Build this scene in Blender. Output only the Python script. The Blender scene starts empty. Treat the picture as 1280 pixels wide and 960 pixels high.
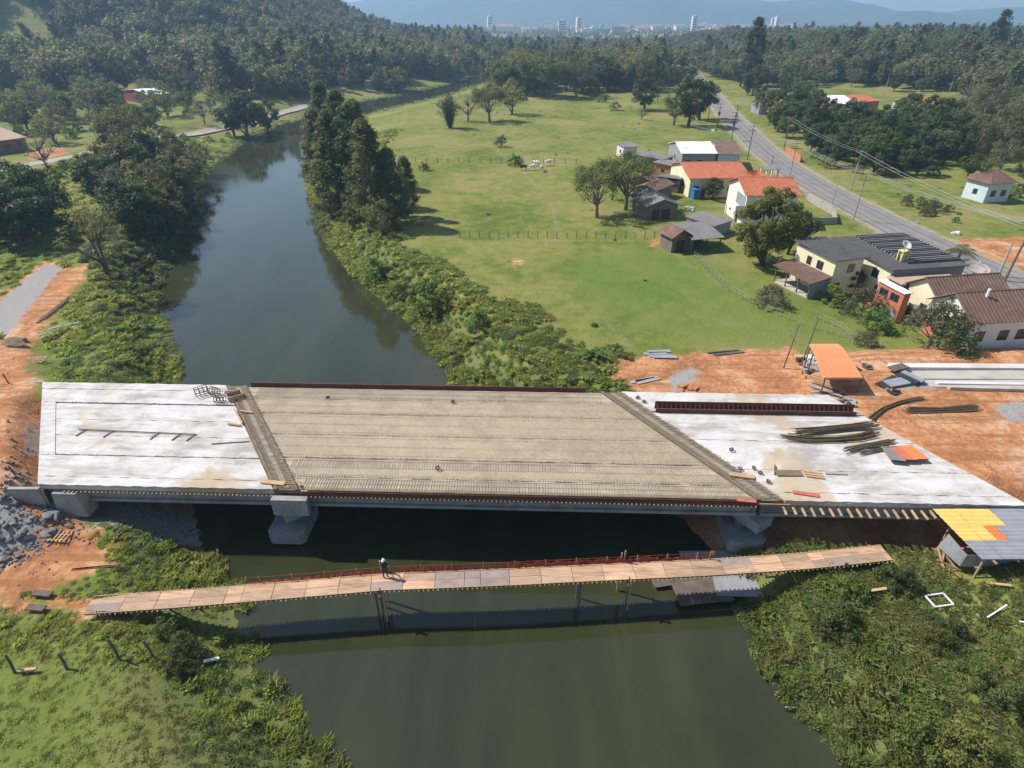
import bpy, math, random
import numpy as np
from mathutils import Vector, Matrix
R = math.radians
random.seed(11); rng = np.random.default_rng(11)
scene = bpy.context.scene
col = scene.collection

# ------------------------------------------------------------------ camera, sky, sun, exposure
CAM_H, PITCH, FPX = 35.0, R(31.4), 746.0
cam_d = bpy.data.cameras.new('camera'); cam = bpy.data.objects.new('camera', cam_d); col.objects.link(cam)
cam.location = (0, 0, CAM_H); cam.rotation_euler = (math.pi/2 - PITCH, 0, 0)
cam_d.sensor_width = 36; cam_d.lens = 36*FPX/1280; cam_d.clip_end = 30000; cam_d.clip_start = 0.5
scene.camera = cam
SUN_VEC = Vector((-.86, .31, 1.0)).normalized()
world = bpy.data.worlds.new('World'); scene.world = world; world.use_nodes = True
wn = world.node_tree.nodes; wn.clear()
sky = wn.new('ShaderNodeTexSky'); sky.sky_type = 'NISHITA'; sky.sun_disc = False
sky.sun_elevation = math.asin(SUN_VEC.z); sky.sun_rotation = math.atan2(SUN_VEC.x, SUN_VEC.y)
sky.air_density = 1.2; sky.dust_density = .7; sky.ozone_density = 2.0
bg = wn.new('ShaderNodeBackground'); bg.inputs[1].default_value = 0.088
wo = wn.new('ShaderNodeOutputWorld')
world.node_tree.links.new(sky.outputs[0], bg.inputs[0]); world.node_tree.links.new(bg.outputs[0], wo.inputs[0])
sd = bpy.data.lights.new('sun', 'SUN'); sd.energy = 5.0; sd.angle = R(0.53); sd.color = (1, .955, .88)
sun = bpy.data.objects.new('sun', sd); col.objects.link(sun)
sun.rotation_euler = SUN_VEC.to_track_quat('Z', 'Y').to_euler(); sun.location = (-60, 60, 200)
scene.view_settings.view_transform = 'Standard'; scene.view_settings.look = 'None'
scene.view_settings.gamma = 1; scene.view_settings.exposure = 0.42
scene.cycles.use_denoising = True
scene.cycles.max_bounces = 6; scene.cycles.diffuse_bounces = 3; scene.cycles.glossy_bounces = 3
scene.cycles.transparent_max_bounces = 8; scene.cycles.volume_bounces = 2

# ------------------------------------------------------------------ survey: picture point -> place on the level z
cp, sp = math.cos(PITCH), math.sin(PITCH)
def P(px, py, z=0.0):
    x = (px-640)/FPX; y = -(py-480)/FPX
    dz = -sp + y*cp
    t = (z-CAM_H)/dz
    return Vector((x*t, (cp+y*sp)*t, z))
def PP(lst, z=0.0): return [P(a, b, z) for a, b in lst]

# ------------------------------------------------------------------ mesh helpers
class MB:
    def __init__(s): s.v = []; s.f = []
    def add(s, vs, fs):
        n = len(s.v); s.v += [tuple(v) for v in vs]; s.f += [tuple(i+n for i in f) for f in fs]; return s
    def hexa(s, b, t):   # bottom ring, top ring (ccw from above)
        n = len(b); fs = [tuple(range(n-1, -1, -1)), tuple(range(n, 2*n))]
        fs += [(i, (i+1) % n, n+(i+1) % n, n+i) for i in range(n)]
        return s.add(list(b)+list(t), fs)
    def box(s, x0, x1, y0, y1, z0, z1):
        return s.hexa([(x0,y0,z0),(x1,y0,z0),(x1,y1,z0),(x0,y1,z0)], [(x0,y0,z1),(x1,y0,z1),(x1,y1,z1),(x0,y1,z1)])
    def prism(s, pts, z0, z1):
        return s.hexa([(p[0],p[1],z0) for p in pts], [(p[0],p[1],z1) for p in pts])
    def bar(s, p, q, w, h=None):
        h = h or w; p = Vector(p); q = Vector(q); d = (q-p).normalized()
        a = d.cross(Vector((0,0,1)))
        if a.length < .01: a = Vector((1,0,0))
        a.normalize(); b = a.cross(d)
        o = [a*-w/2-b*h/2, a*w/2-b*h/2, a*w/2+b*h/2, a*-w/2+b*h/2]
        return s.hexa([p+k for k in o], [q+k for k in o])
    def tube(s, pts, rad, n=7, cap=True):
        pts = [Vector(p) for p in pts]; base = len(s.v); m = len(pts)
        if not hasattr(rad, '__len__'): rad = [rad]*m
        for i, p in enumerate(pts):
            d = (pts[min(i+1,m-1)]-pts[max(i-1,0)]).normalized()
            a = d.cross(Vector((.13,.97,.2)) if abs(d.y) < .9 else Vector((1,0,.1))).normalized(); b = d.cross(a)
            for k in range(n):
                t = 2*math.pi*k/n; s.v.append(tuple(p+(a*math.cos(t)+b*math.sin(t))*rad[i]))
        for i in range(m-1):
            for k in range(n):
                s.f.append((base+i*n+k, base+i*n+(k+1) % n, base+(i+1)*n+(k+1) % n, base+(i+1)*n+k))
        if cap:
            s.f.append(tuple(base+k for k in range(n-1,-1,-1))); s.f.append(tuple(base+(m-1)*n+k for k in range(n)))
        return s
    def build(s, name, mat, parent=None, smooth=False, **props):
        me = bpy.data.meshes.new(name); me.from_pydata(s.v, [], s.f)
        if mat: me.materials.append(M[mat] if isinstance(mat, str) else mat)
        if smooth: me.polygons.foreach_set('use_smooth', [True]*len(me.polygons))
        me.update()
        return link(name, me, parent, **props)
def link(name, me, parent=None, **props):
    o = bpy.data.objects.new(name, me); col.objects.link(o)
    if parent: o.parent = parent
    for k, v in props.items(): o[k] = v
    return o
def thing(name, label, cat, loc=(0,0,0), rz=0.0, group=None):
    o = bpy.data.objects.new(name, None); col.objects.link(o); o.empty_display_size = .3
    o.location = loc; o.rotation_euler = (0,0,rz); o['label'] = label; o['category'] = cat
    if group: o['group'] = group
    return o
def tag(o, label, cat, group=None):
    o['label'] = label; o['category'] = cat
    if group: o['group'] = group
    return o
def clone(root, loc, rz=0, sc=1.0, label=None):
    r = root.copy(); col.objects.link(r); r.location = loc; r.rotation_euler = (0,0,rz)
    r.scale = (sc,)*3 if not hasattr(sc, '__len__') else sc
    if label: r['label'] = label
    for ch in root.children:
        c = ch.copy(); col.objects.link(c); c.parent = r
    return r

# ------------------------------------------------------------------ materials
M = {}
def nodes_of(name):
    m = bpy.data.materials.new(name); m.use_nodes = True; nt = m.node_tree; nt.nodes.clear()
    out = nt.nodes.new('ShaderNodeOutputMaterial'); M[name] = m
    return m, nt, out
def N(nt, typ, **kw):
    n = nt.nodes.new(typ)
    for k, v in kw.items(): setattr(n, k, v)
    return n
def ramp(nt, src, stops):
    r = N(nt, 'ShaderNodeValToRGB'); e = r.color_ramp.elements
    while len(e) < len(stops): e.new(.5)
    for el, (p, c) in zip(e, stops): el.position = p; el.color = (*c, 1) if len(c) == 3 else c
    nt.links.new(src, r.inputs[0]); return r.outputs[0]
def noise(nt, vec, scale, detail=5, rough=.6, dist=0):
    n = N(nt, 'ShaderNodeTexNoise'); n.inputs['Scale'].default_value = scale
    n.inputs['Detail'].default_value = detail; n.inputs['Roughness'].default_value = rough; n.inputs['Distortion'].default_value = dist
    nt.links.new(vec, n.inputs['Vector']); return n.outputs['Fac']
def mixc(nt, fac, a, b, mode='MIX'):
    m = N(nt, 'ShaderNodeMix', data_type='RGBA', blend_type=mode)
    for sock, v in ((m.inputs[0], fac), (m.inputs[6], a), (m.inputs[7], b)):
        if hasattr(v, 'is_linked') or isinstance(v, bpy.types.NodeSocket): nt.links.new(v, sock)
        elif isinstance(v, (int, float)): sock.default_value = v
        else: sock.default_value = (*v, 1)
    return m.outputs[2]
def math_(nt, op, a, b=0.0, clamp=False):
    m = N(nt, 'ShaderNodeMath', operation=op, use_clamp=clamp)
    for sock, v in ((m.inputs[0], a), (m.inputs[1], b)):
        if isinstance(v, (int, float)): sock.default_value = v
        else: nt.links.new(v, sock)
    return m.outputs[0]
def smooth(nt, v, lo, hi):
    m = N(nt, 'ShaderNodeMapRange', interpolation_type='SMOOTHSTEP'); nt.links.new(v, m.inputs[0])
    m.inputs[1].default_value = lo; m.inputs[2].default_value = hi; return m.outputs[0]
def plain(name, c, rough=.8, var=.25, scale=1.5, dirt=None, dirt_amt=.5, bump=.3, bscale=12, metal=0, objvar=0.0, spec=.3, stretch=None):
    """weathered surface: base colour, large blotches, fine grain, optional stains"""
    m, nt, out = nodes_of(name); L = nt.links.new
    tc = N(nt, 'ShaderNodeTexCoord'); vec = tc.outputs['Object']
    if stretch:
        mp = N(nt, 'ShaderNodeMapping'); mp.inputs['Scale'].default_value = stretch; L(vec, mp.inputs[0]); vec = mp.outputs[0]
    c2 = tuple(x*(1-var) for x in c); c3 = tuple(min(1, x*(1+var*.6)) for x in c)
    cc = ramp(nt, noise(nt, vec, scale, 6, .65), [(.3, c2), (.5, c), (.72, c3)])
    if dirt:
        cc = mixc(nt, math_(nt, 'MULTIPLY', smooth(nt, noise(nt, vec, scale*.45, 7, .7, .6), .48, .68), dirt_amt), cc, dirt)
    if objvar:
        oi = N(nt, 'ShaderNodeObjectInfo'); hs = N(nt, 'ShaderNodeHueSaturation')
        L(math_(nt, 'ADD', math_(nt, 'MULTIPLY', oi.outputs['Random'], objvar*2), 1-objvar), hs.inputs['Value']); L(cc, hs.inputs['Color']); cc = hs.outputs[0]
    b = N(nt, 'ShaderNodeBsdfPrincipled'); b.inputs['Roughness'].default_value = rough; b.inputs['Metallic'].default_value = metal
    b.inputs['Specular IOR Level'].default_value = spec
    L(cc, b.inputs['Base Color'])
    if bump:
        bp = N(nt, 'ShaderNodeBump'); bp.inputs['Strength'].default_value = bump; bp.inputs['Distance'].default_value = .05
        L(noise(nt, vec, bscale, 4, .6), bp.inputs['Height']); L(bp.outputs[0], b.inputs['Normal'])
    L(b.outputs[0], out.inputs[0]); return m
def leafmat(name, cols, trans=.28, val=.25, hue=.03):
    m, nt, out = nodes_of(name); L = nt.links.new
    g = N(nt, 'ShaderNodeNewGeometry'); oi = N(nt, 'ShaderNodeObjectInfo')
    cc = ramp(nt, g.outputs['Random Per Island'], [(i/(len(cols)-1), c) for i, c in enumerate(cols)])
    hs = N(nt, 'ShaderNodeHueSaturation'); L(cc, hs.inputs['Color'])
    L(math_(nt, 'ADD', math_(nt, 'MULTIPLY', oi.outputs['Random'], 2*val), 1-val), hs.inputs['Value'])
    r2 = math_(nt, 'FRACT', math_(nt, 'MULTIPLY', oi.outputs['Random'], 7.31))
    L(math_(nt, 'ADD', math_(nt, 'MULTIPLY', r2, 2*hue), .5-hue), hs.inputs['Hue'])
    b = N(nt, 'ShaderNodeBsdfPrincipled'); b.inputs['Roughness'].default_value = .55; b.inputs['Specular IOR Level'].default_value = .25
    L(hs.outputs[0], b.inputs['Base Color'])
    t = N(nt, 'ShaderNodeBsdfTranslucent'); tc = mixc(nt, 1.0, hs.outputs[0], (1.6, 1.65, 1.0), 'MULTIPLY'); L(tc, t.inputs[0])
    mx = N(nt, 'ShaderNodeMixShader'); mx.inputs[0].default_value = trans
    L(b.outputs[0], mx.inputs[1]); L(t.outputs[0], mx.inputs[2]); L(mx.outputs[0], out.inputs[0]); return m

plain('white_concrete', (.60,.565,.55), .85, .13, .35, (.46,.37,.24), .55, .35, 9)
m, nt, out = nodes_of('deck_concrete'); L = nt.links.new
tc = N(nt, 'ShaderNodeTexCoord'); V = tc.outputs['Object']
mp = N(nt, 'ShaderNodeMapping'); mp.inputs['Scale'].default_value = (.25, 1.6, 1); L(V, mp.inputs[0])
cc = ramp(nt, math_(nt, 'ADD', math_(nt, 'MULTIPLY', noise(nt, V, .28, 7, .7, .5), .6), math_(nt, 'MULTIPLY', noise(nt, mp.outputs[0], .8, 6, .7), .4)), [(.40, (.36,.325,.30)), (.46, (.48,.445,.42)), (.52, (.565,.535,.515)), (.60, (.62,.595,.58))])
cc = mixc(nt, math_(nt, 'MULTIPLY', smooth(nt, noise(nt, V, .13, 5, .6, .8), .54, .64), .7), cc, (.44,.32,.18))
cc = mixc(nt, math_(nt, 'MULTIPLY', smooth(nt, noise(nt, mp.outputs[0], .35, 7, .75, 1.0), .52, .62), .55), cc, (.34,.29,.255))
cc = mixc(nt, math_(nt, 'MULTIPLY', smooth(nt, noise(nt, V, 3.5, 5, .8), .56, .72), .35), cc, (.40,.36,.33))
b = N(nt, 'ShaderNodeBsdfPrincipled'); b.inputs['Roughness'].default_value = .9; b.inputs['Specular IOR Level'].default_value = .2; L(cc, b.inputs['Base Color'])
bp = N(nt, 'ShaderNodeBump'); bp.inputs['Strength'].default_value = .6; bp.inputs['Distance'].default_value = .05
L(noise(nt, V, 4, 6, .75), bp.inputs['Height']); L(bp.outputs[0], b.inputs['Normal']); L(b.outputs[0], out.inputs[0])
plain('grey_concrete', (.30,.30,.30), .85, .22, .8, (.16,.15,.14), .6, .3, 9)
plain('bed_concrete', (.44,.40,.36), .88, .2, .5, (.30,.24,.18), .6, .3, 6)
plain('precast_plank', (.42,.35,.262), .9, .28, .5, (.25,.205,.155), .8, .5, 9)
plain('rebar_steel', (.41,.335,.24), .8, .3, 3, None, 0, .2, 30)
plain('rust_steel', (.12,.07,.045), .85, .35, 2, None, 0, .2, 20)
plain('joint_timber', (.20,.145,.09), .9, .35, 1.2, (.10,.075,.05), .6, .4, 10)
plain('form_red', (.13,.05,.035), .8, .3, 1.5, (.07,.04,.03), .5, .2, 10)
plain('red_board', (.50,.12,.10), .7, .2, 2, None, 0, .1, 10)
plain('raw_timber', (.46,.30,.17), .85, .25, 2.5, (.25,.17,.10), .4, .3, 14, objvar=.15)
plain('walk_ply', (.53,.33,.21), .9, .3, 1.6, (.28,.185,.13), .9, .4, 12, objvar=.2, stretch=(.5,3.5,1))
plain('walk_ply_dull', (.43,.285,.19), .9, .3, 1.6, (.25,.17,.12), .9, .4, 12, objvar=.2, stretch=(.5,3.5,1))
plain('walk_ply_grey', (.30,.235,.20), .85, .2, 1.5, (.2,.15,.12), .4, .2, 12, objvar=.1)
plain('old_timber', (.13,.10,.08), .9, .35, 2, (.22,.2,.17), .4, .3, 14, objvar=.15)
plain('pole_timber', (.16,.125,.10), .9, .3, 2, None, 0, .3, 14)
plain('pole_concrete', (.36,.33,.30), .85, .2, 1, None, 0, .2, 14)
plain('red_net', (.30,.05,.03), .9, .35, 3, None, 0, 0, 14)
plain('iron_grey', (.33,.34,.36), .55, .2, .8, (.24,.20,.17), .4, .1, 10, metal=.25)
plain('sheet_yellow', (.80,.50,.13), .6, .12, .9, (.6,.42,.2), .3, .1, 10)
plain('sheet_orange', (.75,.19,.055), .65, .1, .7, (.6,.2,.1), .3, .1, 10)
plain('tarp_orange', (.72,.215,.09), .7, .08, .5, (.62,.25,.13), .35, .15, 6)
plain('black_plastic', (.035,.035,.04), .6, .3, 2, (.09,.085,.08), .4, .2, 10)
plain('asphalt_grey', (.16,.155,.15), .9, .15, .25, (.22,.20,.17), .5, .3, 20)
plain('track_grey', (.33,.31,.275), .92, .15, .3, (.36,.29,.2), .5, .3, 20)
plain('gravel_grey', (.29,.285,.285), .95, .3, 1.2, (.36,.26,.18), .4, .6, 18)
plain('rock_grey', (.215,.205,.20), .92, .35, 1.4, (.32,.24,.17), .4, .6, 5, objvar=.25)
plain('clay_clod', (.40,.20,.105), .95, .25, 1.5, None, 0, .5, 6)
plain('cream_wall', (.72,.66,.46), .85, .08, .6, (.5,.45,.33), .3, .15, 10)
plain('white_wall', (.70,.68,.64), .85, .08, .6, (.5,.46,.4), .35, .15, 10)
plain('grey_wall', (.27,.28,.29), .88, .12, .6, (.19,.19,.18), .4, .2, 10)
plain('brick_wall', (.48,.17,.09), .9, .2, 1.2, (.42,.3,.22), .35, .3, 14)
plain('blue_wall', (.50,.57,.62), .85, .1, .6, (.6,.62,.62), .4, .15, 10)
plain('blue_sheet', (.03,.17,.42), .6, .1, 1, None, 0, .1, 10)
plain('red_wall', (.25,.05,.06), .85, .15, .6, None, 0, .15, 10)
plain('plank_wall', (.17,.14,.115), .9, .3, 1.2, (.28,.25,.2), .5, .3, 10, stretch=(4,4,.4))
plain('roof_red', (.46,.145,.075), .85, .25, .8, (.24,.10,.065), .65, .3, 8)
plain('roof_brown', (.165,.10,.075), .9, .25, 1.0, (.26,.19,.14), .55, .4, 8)
plain('roof_grey', (.20,.185,.18), .9, .2, .8, (.12,.11,.11), .5, .25, 8)
plain('roof_dark', (.075,.072,.075), .85, .25, .8, (.14,.13,.125), .5, .25, 8)
plain('roof_white', (.78,.78,.78), .6, .08, .7, (.36,.34,.33), .7, .1, 8)
plain('roof_tan', (.40,.29,.20), .9, .15, .8, (.3,.22,.16), .4, .2, 8)
plain('dark_glass', (.02,.025,.03), .12, .2, 1, None, 0, 0, 1, spec=.6)
plain('door_brown', (.06,.045,.04), .7, .2, 2)
plain('frame_dark', (.10,.09,.085), .7, .2, 2)
plain('bark', (.11,.085,.065), .95, .35, 2.5, (.2,.18,.15), .4, .6, 10, stretch=(1,1,.3))
plain('bark_pale', (.24,.205,.17), .95, .3, 2.5, (.12,.1,.08), .4, .5, 10, stretch=(1,1,.3))
plain('cow_white', (.72,.69,.62), .9, .12, 1.5, (.4,.36,.3), .3)
plain('cow_dark', (.06,.05,.045), .9, .2, 1.5)
plain('skin_tone', (.30,.17,.11), .7, .1, 4)
plain('cloth_dark', (.035,.038,.05), .9, .2, 6)
plain('helmet_white', (.7,.7,.7), .4, .05, 4)
plain('white_plastic', (.78,.78,.78), .5, .06, 2)
plain('yellow_plastic', (.62,.58,.25), .6, .1, 2)
plain('wire_metal', (.30,.29,.28), .5, .1, 2)
plain('town_white', (.66,.64,.62), .85, .06, .05, None, 0, 0, 1, objvar=.2)
plain('town_roof', (.38,.20,.15), .85, .1, .05, None, 0, 0, 1)

leafmat('leaf_dark', [(.040,.058,.024),(.060,.084,.032),(.082,.108,.040),(.05,.072,.032)], .38)
leafmat('leaf_mid', [(.068,.090,.034),(.10,.126,.044),(.132,.158,.054),(.08,.106,.04)], .45)
leafmat('leaf_olive', [(.105,.115,.050),(.145,.152,.064),(.19,.188,.08),(.12,.126,.058)], .45)
leafmat('leaf_yellow', [(.13,.145,.036),(.18,.19,.05),(.23,.225,.065),(.10,.12,.03)], .45)
leafmat('leaf_grey', [(.090,.085,.055),(.115,.11,.07),(.14,.135,.085),(.07,.07,.045)], .38)
leafmat('leaf_weed', [(.155,.195,.060),(.205,.245,.078),(.25,.282,.092),(.30,.31,.115)], .56)
leafmat('leaf_lush', [(.115,.170,.050),(.155,.215,.064),(.20,.255,.078),(.235,.275,.09)], .56)
leafmat('blade_green', [(.17,.195,.072),(.21,.235,.088),(.255,.27,.105),(.32,.305,.145)], .52)
leafmat('blade_dry', [(.20,.19,.085),(.25,.23,.11),(.17,.18,.07),(.30,.265,.145)], .5)
leafmat('leaf_far', [(.075,.086,.038),(.108,.118,.050),(.14,.148,.060),(.09,.10,.045)], .4, .55, .05)
leafmat('leaf_far2', [(.115,.118,.062),(.15,.148,.075),(.185,.172,.09),(.10,.106,.06)], .4, .35, .04)

# water
m, nt, out = nodes_of('river_water'); L = nt.links.new
tc = N(nt, 'ShaderNodeTexCoord'); b = N(nt, 'ShaderNodeBsdfPrincipled')
mp0 = N(nt, 'ShaderNodeMapping'); mp0.inputs['Scale'].default_value = (1.6, .35, 1); mp0.inputs['Rotation'].default_value = (0, 0, -.55); L(tc.outputs['Object'], mp0.inputs[0])
L(ramp(nt, noise(nt, mp0.outputs[0], .07, 6, .65, .8), [(.38, (.028,.032,.0135)), (.5, (.035,.039,.017)), (.62, (.044,.046,.021))]), b.inputs['Base Color'])
b.inputs['Roughness'].default_value = .06; b.inputs['IOR'].default_value = 1.5
bp = N(nt, 'ShaderNodeBump'); bp.inputs['Strength'].default_value = .16; bp.inputs['Distance'].default_value = .05
mp = N(nt, 'ShaderNodeMapping'); mp.inputs['Scale'].default_value = (1, .55, 1); L(tc.outputs['Object'], mp.inputs[0])
L(math_(nt, 'ADD', noise(nt, mp.outputs[0], 1.3, 4, .55), math_(nt, 'MULTIPLY', noise(nt, mp.outputs[0], .16, 2), 1.5)), bp.inputs['Height'])
L(bp.outputs[0], b.inputs['Normal']); L(b.outputs[0], out.inputs[0])

# ground: turf, dry turf, clay, gravel and bank soil, shared out by surveyed distances stored on the mesh
m, nt, out = nodes_of('ground_cover'); L = nt.links.new
tc = N(nt, 'ShaderNodeTexCoord'); V = tc.outputs['Object']
def att(n):
    a = N(nt, 'ShaderNodeAttribute'); a.attribute_name = n; return a.outputs['Fac']
big = noise(nt, V, .045, 5, .6, .4); mid = noise(nt, V, .35, 6, .65); fine = noise(nt, V, 3.2, 5, .7)
turf = ramp(nt, math_(nt, 'ADD', math_(nt, 'MULTIPLY', big, .55), math_(nt, 'MULTIPLY', mid, .45)),
            [(.40, (.112,.150,.030)), (.46, (.162,.188,.042)), (.52, (.215,.214,.058)), (.59, (.275,.235,.092))])
turf = mixc(nt, math_(nt, 'MULTIPLY', smooth(nt, fine, .35, .75), .55), turf, mixc(nt, 1.0, turf, (.62,.66,.55), 'MULTIPLY'))
lush = mixc(nt, fine, (.085,.150,.024), (.130,.195,.038))
turf = mixc(nt, math_(nt, 'MULTIPLY', smooth(nt, math_(nt, 'ADD', att('lush'), math_(nt, 'MULTIPLY', math_(nt, 'SUBTRACT', mid, .5), 14)), -4, 5), .65), turf, lush)
dry = mixc(nt, mid, (.115,.13,.038), (.20,.185,.08)); dry = mixc(nt, math_(nt, 'MULTIPLY', fine, .5), dry, (.10,.10,.035))
turf = mixc(nt, math_(nt, 'MULTIPLY', smooth(nt, math_(nt, 'ADD', att('dry'), math_(nt, 'MULTIPLY', math_(nt, 'SUBTRACT', mid, .5), 10)), -3, 3), .85), turf, dry)
# patches of bare trodden earth in the turf
turf = mixc(nt, math_(nt, 'MULTIPLY', smooth(nt, noise(nt, V, .11, 7, .72, .3), .56, .68), .6), turf, (.245,.205,.115))
trail = math_(nt, 'ADD', att('trail'), math_(nt, 'MULTIPLY', math_(nt, 'SUBTRACT', mid, .5), 2.2))
turf = mixc(nt, math_(nt, 'MULTIPLY', smooth(nt, trail, -.5, .5), .5), turf, (.25,.205,.11))
soil = mixc(nt, fine, (.105,.130,.038), (.185,.195,.070))
g = mixc(nt, smooth(nt, math_(nt, 'ADD', att('bank'), math_(nt, 'MULTIPLY', math_(nt, 'SUBTRACT', mid, .5), 5)), -1, 1.5), turf, soil)
clay = ramp(nt, math_(nt, 'ADD', math_(nt, 'MULTIPLY', noise(nt, V, .16, 6, .65, .5), .6), math_(nt, 'MULTIPLY', noise(nt, V, 1.3, 5, .7), .4)),
            [(.40, (.28,.130,.062)), (.47, (.42,.185,.082)), (.53, (.51,.25,.122)), (.60, (.56,.37,.245))])
mp = N(nt, 'ShaderNodeMapping'); mp.inputs['Scale'].default_value = (.07, .9, 1); mp.inputs['Rotation'].default_value = (0,0,.15); L(V, mp.inputs[0])
clay = mixc(nt, math_(nt, 'MULTIPLY', smooth(nt, noise(nt, mp.outputs[0], 1.0, 5, .6, .3), .50, .62), .6), clay, (.27,.115,.05))
gravel = mixc(nt, noise(nt, V, 5, 4, .8), (.19,.175,.165), (.43,.405,.385))
clay = mixc(nt, smooth(nt, math_(nt, 'ADD', att('gravel'), math_(nt, 'MULTIPLY', math_(nt, 'SUBTRACT', noise(nt, V, .8, 6, .7), .5), 3.5)), -.4, .4), clay, gravel)
edge = math_(nt, 'ADD', att('dirt'), math_(nt, 'ADD', math_(nt, 'MULTIPLY', math_(nt, 'SUBTRACT', noise(nt, V, .5, 7, .7), .5), 5.5), math_(nt, 'MULTIPLY', math_(nt, 'SUBTRACT', fine, .5), 1.2)))
g = mixc(nt, smooth(nt, edge, -.5, .6), g, clay)
verge = math_(nt, 'ADD', att('verge'), math_(nt, 'MULTIPLY', math_(nt, 'SUBTRACT', noise(nt, V, .4, 7, .7), .5), 6))
g = mixc(nt, smooth(nt, verge, -1.2, 1.2), g, mixc(nt, fine, (.27,.225,.165), (.42,.35,.26)))
b = N(nt, 'ShaderNodeBsdfPrincipled'); b.inputs['Roughness'].default_value = .95; b.inputs['Specular IOR Level'].default_value = .1
L(g, b.inputs['Base Color'])
bp = N(nt, 'ShaderNodeBump'); bp.inputs['Strength'].default_value = .9; bp.inputs['Distance'].default_value = .22
L(math_(nt, 'ADD', math_(nt, 'MULTIPLY', noise(nt, V, 1.1, 6, .72), 1.0), math_(nt, 'MULTIPLY', fine, .35)), bp.inputs['Height'])
L(bp.outputs[0], b.inputs['Normal']); L(b.outputs[0], out.inputs[0])

# mountain slopes
plain('mountain_wood', (.045,.065,.035), .95, .4, .004, (.09,.10,.05), .5, 0)

# road with worn wheel tracks
m, nt, out = nodes_of('road_asphalt'); L = nt.links.new
tc = N(nt, 'ShaderNodeTexCoord'); V = tc.outputs['Object']
a = N(nt, 'ShaderNodeAttribute'); a.attribute_name = 'across'
base = ramp(nt, noise(nt, V, .3, 6, .65), [(.3, (.185,.170,.158)), (.7, (.255,.235,.215))])
w = N(nt, 'ShaderNodeMath', operation='COSINE'); L(math_(nt, 'MULTIPLY', a.outputs['Fac'], 25.1), w.inputs[0])
base = mixc(nt, math_(nt, 'MULTIPLY', smooth(nt, w.outputs[0], .1, .9), .38), base, (.095,.092,.095))
base = mixc(nt, math_(nt, 'MULTIPLY', smooth(nt, noise(nt, V, .9, 6, .7), .56, .7), .4), base, (.26,.23,.20))
b = N(nt, 'ShaderNodeBsdfPrincipled'); b.inputs['Roughness'].default_value = .9; L(base, b.inputs['Base Color']); L(b.outputs[0], out.inputs[0])

# ------------------------------------------------------------------ terrain
WZ = -4.5
def V2(l): return np.array([(p.x, p.y) for p in l])
left_bank = PP([(430,962),(362,885),(330,848),(312,795),(298,752),(262,700),(236,560),(222,478),(214,440),(192,372),(213,312),(224,262),(262,212),(300,181),(345,157),(392,147),(440,130),(500,119),(560,106),(588,97)], WZ)
right_bank = PP([(1078,962),(1032,922),(980,872),(946,802),(928,764),(905,715),(800,600),(650,540),(574,478),(520,402),(450,347),(410,297),(391,252),(383,216),(382,180),(398,160),(455,142),(500,131),(560,117),(606,102)], WZ)
river_poly = np.vstack([V2(left_bank), [(40,640),(70,640)], V2(right_bank)[::-1], [(26,-90),(-18,-90)]])
def sdf(poly, x, y):      # > 0 outside
    px, py = x.ravel(), y.ravel(); d = np.full(px.shape, 1e18); ins = np.zeros(px.shape, bool); n = len(poly)
    for i in range(n):
        a, c = poly[i], poly[(i+1) % n]; e = c-a; wx, wy = px-a[0], py-a[1]
        t = np.clip((wx*e[0]+wy*e[1])/(e@e+1e-9), 0, 1); dx, dy = wx-e[0]*t, wy-e[1]*t
        d = np.minimum(d, dx*dx+dy*dy)
        c1 = (a[1] <= py) != (c[1] <= py)
        with np.errstate(divide='ignore', invalid='ignore'):
            xi = a[0]+(py-a[1])/(c[1]-a[1]+1e-12)*e[0]
        ins ^= c1 & (px < xi)
    d = np.sqrt(d); return np.where(ins, -d, d).reshape(x.shape)
def sm(t): t = np.clip(t, 0, 1); return t*t*(3-2*t)
_ph = rng.uniform(0, 6.28, (24, 3))
def wob(x, y, s):
    r = 0
    for k in range(8):
        a = _ph[k, 0]+k*.9; f = s*(1+.55*k)
        r = r+np.sin((x*math.cos(a)+y*math.sin(a))*f+_ph[k, 1]+1.5*np.sin((y*math.cos(a)-x*math.sin(a))*f*.6+_ph[k, 2]))/(1+.6*k)
    return r/3
right_pad = V2([P(1046,499,1.4), P(1290,636,1.4), P(1290,760,0), P(1700,900,0), P(1900,470,0), P(1280,452,0), P(1100,455,0), P(1050,470,0)])
left_pad = V2([P(44,480,1.4), P(46,604,1.4), P(20,625,0), P(-30,660,0), P(-300,680,0), P(-300,440,0), P(0,440,0)])
dirt_r = V2([P(762,470), P(772,452), P(810,443), P(900,440), P(985,434), P(1010,446), P(1100,441), P(1200,436), P(1280,428), P(1500,415), P(1900,470), P(1500,720), P(1180,668), P(1050,665), P(940,690), P(900,560)])
dirt_l = [V2(PP([(78,338),(110,330),(104,352),(62,400),(40,440),(50,480),(50,600),(20,620),(-300,650),(-300,470),(0,450),(30,408)])),
          V2(PP([(-60,600),(50,612),(110,645),(145,690),(105,712),(50,728),(-60,745)], -1.2)),
          V2(PP([(560,-1),(561,-1),(561,0)], 0)) if False else V2(PP([(1195,300),(1285,296),(1400,310),(1400,345),(1280,335),(1225,320)])),
          V2(PP([(640,324),(652,324),(652,330),(640,330)])), V2(PP([(812,300),(826,296),(832,304),(815,307)])), V2(PP([(795,196),(812,190),(822,200),(800,206)])),
          V2(PP([(300,98),(322,98),(322,107),(300,107)])), V2(PP([(30,186),(78,183),(85,192),(35,200)]))]
pave = V2(PP([(56,330),(79,333),(42,380),(4,425),(-60,478),(-80,440),(0,376)]))
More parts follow.
